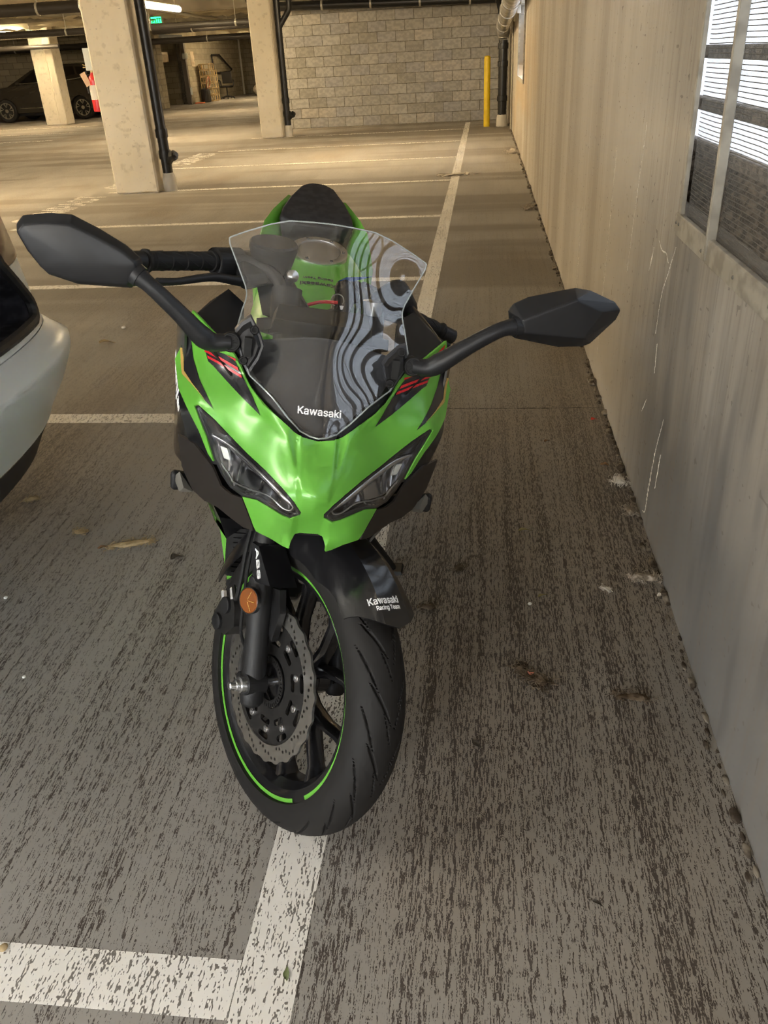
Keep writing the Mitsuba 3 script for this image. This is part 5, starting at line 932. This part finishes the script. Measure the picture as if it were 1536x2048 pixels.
for s in (1, -1):
    wg = A((.028, .275), (.056, .270), (.080, .238), (.112, .198), (.076, .195), (.052, .198), (.034, .235))
    w3 = lambda L, k: np.stack([np.full(len(wg), s * L), wg.mean(0)[0] + (wg[:, 0] - wg.mean(0)[0]) * k, wg.mean(0)[1] + (wg[:, 1] - wg.mean(0)[1]) * k], 1)
    wgm = sobj('fender_wing', hull(np.vstack([w3(.126, .9), w3(.110, 1.0), w3(.070, 1.0)])), 'mat_gloss_black', fender, 25)
    m = xf(meshkit.text_mesh('ABS', .0105, .0008, bold=True), np.diag([2.1, 1, 1]))
    F = frame([0, .0, s], [0, 1, 0]) if False else None
    Fm = np.stack([[0, .30, -.95], [0, .95, .30], [1, 0, 0]], 1) if s > 0 else np.stack([[0, -.30, .95], [0, .95, .30], [-1, 0, 0]], 1)
    sobj('lettering', xf(m, Fm, (s * .1265, .046 if s > 0 else .066, .262 if s > 0 else .215)), 'mat_decal_white', wgm, False, 'white lettering')
    st = A((.040, .183), (.079, .187), (.086, .143), (.065, .085), (.036, .112), (.010, .151), (.012, .185))
    sobj('fender_stay', hull(np.vstack([np.stack([np.full(7, s * L), st[:, 0], st[:, 1]], 1) for L in (.072, .086)])), 'mat_matte_black', fender, 25)
# triple clamps, bars, grips, levers
tc = Polygon([(-.13, .0), (-.125, .055), (-.06, .07), (.06, .07), (.125, .055), (.13, .0), (.06, -.03), (-.06, -.03)]).buffer(.008)
sobj('triple_clamp', cat(extr(tc, .025, None, (0, 0, .42)), extr(tc, .022, None, (0, 0, .665))), 'mat_engine', None, 30)
sobj('steering_nut', lathe([(.018, 0), (.018, .012), (.012, .016), (.0, .016)], (0, 0, 1), (0, 0, .687), 6), 'mat_silver', None, False)
ig = sobj('ignition_lock', lathe([(.023, 0), (.023, .03), (.019, .036), (.0, .036)], (0, 0, 1), (-.005, .052, .687), 24), 'mat_matte_black', None, 40)
for s in (1, -1):
    go, gi = A(s * .352, -.026, .747), A(s * .205, -.061, .784); ax = unit(go - gi)
    hb = sobj('handlebar', cat(tube([A(s * .10, .034, .70), A(s * .11, .01, .765), A(s * .145, -.045, .795), gi], .0115, 12, 20), cyl((s * .10, .034, .66), (s * .10, .034, .745), .028, sides=24)), 'mat_matte_black', None, 40)
    gr = [(0.0175, 0), (0.0185, .004), (0.0185, .008)]
    prof = [(.0160, 0), (.0190, .002), (.0190, .007), (.0165, .008)]
    for k in range(4): prof += [(.0165, .010 + .029 * k), (.0168, .034 + .029 * k), (.0158, .035 + .029 * k), (.0158, .0375 + .029 * k)]
    prof += [(.0168, .128), (.0200, .131), (.0200, .136), (.015, .137)]
    Lg = np.linalg.norm(go - gi); prof = [(r, z * Lg / .137) for r, z in prof]
    g = sobj('grip', lathe(prof, ax, gi, 24), 'mat_rubber_black', hb, 35)
    Bx = basis(ax)
    for k in range(4):
        for j in range(6):
            a = j * np.pi / 3 + .4; c = lambda z, a: gi + ax * z + .0166 * (Bx[:, 0] * math.cos(a) + Bx[:, 1] * math.sin(a))
            sobj('grip_groove', tube([c((.014 + .029 * k) * Lg / .137, a), c((.022 + .029 * k) * Lg / .137, a + .3), c((.030 + .029 * k) * Lg / .137, a + .6)], .0011, 5), 'mat_matte_black', g)
    sobj('bar_end', lathe([(.012, 0), (.0165, .002), (.0165, .030), (.013, .033), (.0, .033)], ax, go, 20), 'mat_matte_black', hb, 40)
    pc_ = gi - ax * .03
    sobj('switch_housing', hull(np.vstack([cyl(gi - ax * .002, gi - ax * .062, .025, sides=18).vertices, cyl(gi - ax * .015 + A(0, .0, -.018), gi - ax * .050 + A(0, 0, -.018), .020, sides=14).vertices])), 'mat_matte_black', hb, 40)
    lr, lt = A(s * .160, -.012, .752), A(s * .345, .020, .708)
    lv = sobj('lever', tube([lr, lr + (lt - lr) * .15 + A(0, .008, 0), lr + (lt - lr) * .45 + A(0, .012, .006), lr + (lt - lr) * .8 + A(0, .004, .0), lt], [.011, .009, .0075, .006, .007], 12, 26), 'mat_matte_black', hb, 50)
    sobj('lever_perch', hull(np.vstack([sph(lr, .016, 1).vertices, cyl(gi - ax * .066, gi - ax * .088, .020, sides=14).vertices, sph(lr + A(-s * .03, .0, .01), .014, 1).vertices])), 'mat_matte_black', hb, 35)
# brake fluid reservoir and its bracket (viewer's left), clutch perch (viewer's right), key with tag
rs = bobj('brake_reservoir', lathe([(.034, -.05), (.036, -.045), (.045, -.012), (.046, -.010), (.046, .0), (.043, .004), (.0, .004)], (0, -.1, 1), (-.100, .435, 1.052), 26), 'mat_matte_black', None, 30)
bobj('reservoir_bracket', hull([(-.135, .44, 1.0), (-.075, .43, 1.0), (-.135, .46, 1.0), (-.07, .45, 1.0), (-.05, .36, .93), (.0, .35, .93), (-.04, .40, .90), (.01, .39, .90), (-.11, .38, .93)]), 'mat_matte_black', None, 25)
bobj('banjo_bolt', lathe([(.012, -.01), (.012, .01), (.006, .014)], (.3, -1, .3), (-.062, .415, 1.0), 12), 'mat_silver', rs, 40)
bobj('clutch_perch', hull(np.vstack([sph((.115, .45, .965), .022, 1).vertices, sph((.15, .46, .985), .026, 1).vertices, sph((.18, .47, .955), .018, 1).vertices])), 'mat_matte_black', None, 35)
bobj('clutch_lever', tube([(.175, .47, .958), (.195, .41, .950), (.212, .34, .942), (.225, .28, .935)], [.011, .009, .008, .006], 10, 18), 'mat_gloss_black', None, 50)
bobj('fork_cap', lathe([(.020, -.02), (.020, .006), (.012, .008), (.0, .008)], (0, .1, 1), (.100, .42, .965), 20), 'mat_silver', None, 40)
ky = bobj('ignition_key', cat(cyl((.037, .40, .935), (.040, .44, .962), .020, sides=20), hull([(.028, .405, .955), (.050, .405, .955), (.034, .43, .985), (.052, .43, .985), (.042, .44, .96)])), 'mat_matte_black', None, 35)
bobj('key_mark', extr(Polygon([(-.004, .0), (.004, .0), (.0, -.014)]), .001, frame([1, 0, 0], [0, .6, .8]), (.038, .3905, .962)), 'mat_decal_white', ky, False)
bobj('key_strap', tube([(.03, .40, .965), (.00, .41, .960), (-.03, .40, .952), (-.045, .39, .948)], .0035, 6, 14), 'mat_decal_red', ky, 50, 'red key strap')
bobj('key_ring', tube([(.012 * math.cos(t) + .03, .405, .968 + .012 * math.sin(t)) for t in np.linspace(0, 2 * np.pi, 20)], .0012, 5), 'mat_silver', ky, 50)
mat('tag_blue', A(0.02, 0.09, 0.32), 0.35)
bobj('key_tag', cat(hull(np.vstack([sph((.045, .47, .975), .020, 1).vertices, sph((.062, .475, .962), .016, 1).vertices])), sph((.052, .46, .95), .014, 1)), 'mat_matte_black', ky, 40)
bobj('tag_fin', hull([(.030, .468, .990), (.046, .464, 1.001), (.085, .475, 1.004), (.100, .49, 1.003), (.060, .48, .990), (.032, .48, .986)]), 'mat_tag_blue', ky, 25, 'blue key tag fin')
# turn signals
scene['mat_lens_clear'] = {'type': 'principled', 'base_color': rgb(.22, .21, .18), 'roughness': .1, 'specular': .6, 'spec_trans': .5}
for s in (1, -1):
    sg = bobj('turn_signal', hull(np.vstack([sph((s * .251, .272, .628), .010, 1, (.8, 1, 1)).vertices, sph((s * .251, .272, .606), .010, 1, (.8, 1, 1)).vertices, sph((s * .232, .28, .615), .016, 1).vertices, sph((s * .19, .30, .60), .014, 1).vertices])), 'mat_matte_black', None, 40)
    bobj('lens', hull([(s * .247, .256, .636), (s * .240, .254, .645), (s * .212, .252, .604), (s * .240, .256, .600), (s * .248, .256, .622), (s * .230, .240, .618)]), 'mat_lens_clear', sg, 25, 'clear lens')
# dark mechanical mass: radiator, engine, frame, rear wheel, exhaust, stand
bobj('fairing_duct', hull([(-.085, .02, .70), (.085, .02, .70), (-.10, .16, .60), (.10, .16, .60), (-.10, .20, .75), (.10, .20, .75), (-.05, .03, .66), (.05, .03, .66)]), 'mat_matte_black', None, 25)
bobj('head_frame', hull([(-.07, .28, .95), (.07, .28, .95), (-.09, .36, .62), (.09, .36, .62), (-.07, .50, .80), (.07, .50, .80)]), 'mat_engine', None, 25)
rd = bobj('radiator', bx(-.15, .15, .36, .40, .34, .66, .006), 'mat_engine', None, False)
for k in range(24): bobj('radiator_fin', bx(-.135, .135, .356, .361, .355 + .0125 * k, .3575 + .0125 * k), 'mat_matte_black', rd, False)
en = bobj('engine', hull(np.vstack([bx(-.14, .14, .46, .60, .24, .70, .02).vertices, bx(-.15, .15, .46, .98, .20, .44, .03).vertices])), 'mat_engine', None, 25)
bobj('oil_filter', lathe([(.034, 0), (.034, .06), (.030, .066), (0, .066)], (0, -1, 0), (0, .47, .30), 20), 'mat_gloss_black', en, 40)
bobj('header_pipe', cat(*[tube([(s * .05, .47, .52), (s * .055, .42, .45), (s * .05, .42, .30), (s * .03, .50, .19), (.0, .65, .165)], .018, 12, 24) for s in (1, -1)]), 'mat_bright_steel', en, 50)
bobj('frame_rail', cat(*[tube([(s * .06, .30, .86), (s * .15, .52, .72), (s * .15, .85, .60), (s * .12, 1.02, .62), (s * .10, 1.35, .86)], .017, 10, 30) for s in (1, -1)]), 'mat_engine', None, 50)
bobj('swing_arm', cat(*[tube([(s * .10, .95, .36), (s * .115, 1.2, .34), (s * .115, 1.46, .30)], .024, 10, 12) for s in (1, -1)]), 'mat_engine', None, 50)
RW = A(0, 1.455, .300)
rw = bike + '__rear_wheel'; count[rw] = 1
bobj('tyre', ringloft([(-.055, .222), (-.074, .245), (-.074, .268), (-.055, .290), (-.025, .299), (.025, .299), (.055, .290), (.074, .268), (.074, .245), (.055, .222)], 96, None, RW), 'mat_tyre_rubber', rw, 40)
bobj('rim', ringloft([(-.06, .225), (-.055, .205), (.055, .205), (.06, .225), (.052, .198), (-.052, .198)], 96, None, RW), 'mat_gloss_black', rw, 40)
for k in range(10):
    a = k * np.pi / 5; bobj('spoke', hull([RW + A(L, r * math.cos(a) - w_ * math.sin(a), r * math.sin(a) + w_ * math.cos(a)) for r, h_ in ((.03, .03), (.2, .03)) for L in (-h_, h_) for w_ in (-.009, .009)]), 'mat_gloss_black', rw, False)
bobj('hub', cyl(RW - A(.11, 0, 0), RW + A(.11, 0, 0), .04), 'mat_engine', rw, 40)
bobj('exhaust', tube([(0, .66, .165), (-.06, .85, .20), (-.13, 1.05, .30), (-.18, 1.2, .40), (-.20, 1.58, .50)], [.025, .028, .04, .055, .055], 18, 30), 'mat_matte_black', None, 50)
st = bobj('side_stand', tube([(.165, .66, .34), (.234, .75, .224), (.318, .857, .085)], [.015, .013, .011], 10, 16), 'mat_matte_black', None, 50)
FT = BM.T @ (A(*(BC + BM @ A(.33, .873, .066))) * A(1, 1, 0) + A(0, 0, .004) - BC)
bobj('stand_foot', hull(np.vstack([FT + BM.T @ A(x, y, z) for x, y, z in ((-.024, -.028, -.004), (.024, -.028, -.004), (-.024, .028, -.004), (.024, .028, -.004), (-.02, -.024, .006), (.02, -.024, .006), (-.02, .024, .006), (.02, .024, .006))])), 'mat_matte_black', st, False)
bobj('foot_peg', cat(*[cyl((s * .14, .98, .33), (s * .25, 1.0, .33), .011) for s in (1, -1)]), 'mat_engine', None, 40)
# ================================================================ litter on the floor
def leaf(name, x, y, L, wd, ang, m, label, cat_='leaf', curl=0.25, group=None):
    t = np.linspace(0, 1, 9); w = wd * np.sin(np.pi * t ** 0.8) * (1 - 0.25 * t); rows = []
    for s in (-1, -0.5, 0, 0.5, 1): rows.append(np.stack([(t - 0.5) * L, s * w * 0.5 + 0.06 * L * np.sin(3 * t), 0.0015 + curl * wd * (abs(s) ** 2) * (0.4 + 0.6 * np.sin(5 * t + s)) + 0.12 * wd * np.sin(4 * t)], 1))
    v = np.vstack(rows); v[:, 2] = np.maximum(v[:, 2] - v[:, 2].min() + 0.0004, 0.0004); c, s = math.cos(ang), math.sin(ang)
    f = grid_faces(5, 9, False); v = v @ A((c, s, 0), (-s, c, 0), (0, 0, 1)) + A(x, y, 0.0)
    v = np.vstack([v, v + A(0, 0, 0.0006)]); n = 45; obj(name, tm(v, np.vstack([f[:, ::-1], f + n])), m, smooth=60, label=label, cat_=cat_, group=group)
mat('leaf_brown', vary(A(0.09, 0.045, 0.018), A(0.20, 0.11, 0.05), 90), 0.7); mat('leaf_olive', vary(A(0.14, 0.12, 0.035), A(0.24, 0.20, 0.08), 90), 0.7); mat('leaf_dark', A(0.035, 0.028, 0.02), 0.7); mat('leaf_green', A(0.14, 0.17, 0.07), 0.6); mat('leaf_tan', vary(A(0.30, 0.22, 0.11), A(0.42, 0.32, 0.18), 60), 0.8)
mat('petal_red', A(0.55, 0.03, 0.02), 0.5); mat('petal_pink', A(0.48, 0.17, 0.12), 0.6); mat('crumb_white', A(0.75, 0.74, 0.70), 0.7); mat('lint', vary(A(0.22, 0.18, 0.13), A(0.40, 0.34, 0.27), 70), 0.95, spec=0.05); mat('lint_pale', vary(A(0.50, 0.46, 0.39), A(0.66, 0.61, 0.53), 70), 0.95, spec=0.05); mat('lint_dark', vary(A(0.07, 0.05, 0.032), A(0.17, 0.13, 0.09), 70), 0.95, spec=0.05)
leaf('leaf', .450, 2.740, .035, .020, 2.6, 'mat_leaf_brown', 'curled brown leaf near the wall right of the motorcycle')
leaf('leaf', .143, 2.260, .042, .017, .1, 'mat_leaf_olive', 'olive leaf on the bare floor right of the headlamps')
leaf('leaf', .177, 1.903, .030, .012, .5, 'mat_leaf_olive', 'small olive leaf below the white crumb right of the front fender')
leaf('leaf', .504, 1.913, .026, .018, .1, 'mat_lint_pale', 'pale torn leaf touching the foot of the wall')
leaf('leaf', -.004, 1.328, .034, .014, 2.2, 'mat_leaf_dark', 'dark narrow leaf right of the front tyre')
leaf('leaf', .217, .952, .020, .008, -.5, 'mat_leaf_dark', 'tiny dark leaf scrap in the lower right of the floor')
leaf('leaf', -.318, .782, .026, .012, 1.7, 'mat_leaf_green', 'green leaf lying on the corner of the white stripe')
leaf('leaf', -.949, 2.064, .042, .032, .6, 'mat_leaf_dark', 'dark round leaf left of the motorcycle, near the fork')
leaf('leaf', -1.212, 2.116, .044, .018, .3, 'mat_leaf_brown', 'brown leaf beside the straw wisp left of the motorcycle')
leaf('leaf', -2.122, 4.288, .09, .045, .2, 'mat_leaf_tan', 'tan double leaf on the floor beyond the white car')
leaf('leaf', .259, 2.947, .03, .016, .4, 'mat_leaf_brown', 'small brown leaf right of the right headlamp, near the floor joint')
leaf('petal', .462, 3.159, .030, .026, .3, 'mat_petal_red', 'bright red petal by the wall behind the right mirror', 'petal', .1)
leaf('petal', .129, 1.572, .019, .018, 1.2, 'mat_petal_pink', 'pink petal on the dirt patch right of the tyre', 'petal', .1)
def crumb(x, y, r, m, label, cat_='crumb', s=(1, 1, .6), group=None): obj(cat_, rough(sph((x, y, r * s[2] * 0.85), r, 2, s), r * 0.25, 60 / (r * 200 + 1)), m, smooth=40, label=label, cat_=cat_, group=group)
crumb(.140, 1.861, .006, 'mat_crumb_white', 'white crumb right of the front fender'); crumb(-1.165, 1.491, .005, 'mat_crumb_white', 'white crumb at the left edge level with the axle'); crumb(-1.40, 1.831, .006, 'mat_crumb_white', 'white crumb at the left edge below the white car'); crumb(-2.139, 4.577, .014, 'mat_crumb_white', 'white crumb beyond the white car near the tan leaf')
crumb(-.834, .786, .008, 'mat_leaf_tan', 'small tan pebble on the white stripe at the left edge', 'pebble')
def lint(x, y, L, wd, h, ang, m, label, seed, n=70):
    """a tuft of dust: a rough core with fibres"""
    r = np.random.default_rng(seed); c, s = math.cos(ang), math.sin(ang); R = A((c, s, 0), (-s, c, 0), (0, 0, 1))
    core = rough(sph((0, 0, 0), 1.0, 3, (L * .42, wd * .40, h * .5)), wd * .22, 1.6 / wd, seed); core.vertices[:, 2] = np.maximum(core.vertices[:, 2] + h * .42, 0.0004)
    ms = [core]
    for k in range(n):
        p = A(r.uniform(-.5, .5) * L, r.normal(0, .30) * wd, 0); d = r.uniform(0, 6.28); l = r.uniform(.2, .6) * wd
        q = [p + A(0, 0, .001), p + A(math.cos(d) * l * .5, math.sin(d) * l * .5, h * r.uniform(.2, 1.1)), p + A(math.cos(d + .5) * l, math.sin(d + .5) * l, h * r.uniform(0, .6) + .0006)]
        ms.append(tube(q, .0005 + .012 * wd, 4, 5))
    mm = cat(*ms); obj('dust_tuft', tm(mm.vertices @ R + A(x, y, 0), mm.faces), m, smooth=50, label=label, cat_='dust')
lint(.473, 1.994, .085, .034, .022, .1, 'mat_lint', 'long grey roll of lint against the foot of the wall', 1, 120)
lint(.357, 1.944, .032, .018, .006, -.5, 'mat_lint_pale', 'small pale scrap of lint left of the long lint roll', 2)
lint(.487, 2.600, .075, .040, .020, 1.4, 'mat_lint_pale', 'pale clump of lint at the wall, beside the brown leaf', 3)
lint(.490, 2.387, .060, .034, .018, 1.5, 'mat_lint', 'clump of lint at the wall just nearer than the pale clump', 4)
lint(-.063, 2.033, .045, .026, .010, .9, 'mat_lint_dark', 'dark tuft of dust right of the motorcycle stand', 5)
lint(.130, 1.560, .11, .045, .007, 2.3, 'mat_lint_dark', 'flat patch of dark dust under the pink petal', 6, 140)
lint(.362, 1.498, .09, .03, .004, -.1, 'mat_lint_dark', 'thin dark smear of dust towards the wall from the pink petal', 7)
lint(-1.133, 2.140, .16, .036, .012, .35, 'mat_leaf_tan', 'long straw-coloured wisp on the floor left of the motorcycle', 8, 120)
lint(-1.342, 2.214, .055, .028, .010, .1, 'mat_leaf_tan', 'short yellowish tuft left of the straw-coloured wisp', 9)
lint(-1.627, 2.437, .05, .03, .010, .6, 'mat_leaf_tan', 'yellowish tuft close to the bumper of the white car', 10)
lint(-.140, 1.836, .055, .030, .010, .3, 'mat_lint_dark', 'brown tuft of dust just right of the front fender', 11)
lint(-.358, 10.967, .42, .20, .014, .2, 'mat_lint_pale', 'pale heap of dust on the long stripe at the far floor joint', 12)
lint(-1.730, 9.142, .30, .14, .03, .3, 'mat_lint_pale', 'pale dust heap on the floor just right of the seat', 13)
lint(.415, 13.2, .35, .16, .05, 1.4, 'mat_lint_pale', 'pale dust heap at the wall below the far vent window', 14)
lint(.430, 8.3, .22, .10, .04, 1.5, 'mat_lint', 'heap of dust at the wall midway to the far vent window', 15)
scene = {k: v for k, v in scene.items() if v is not None}
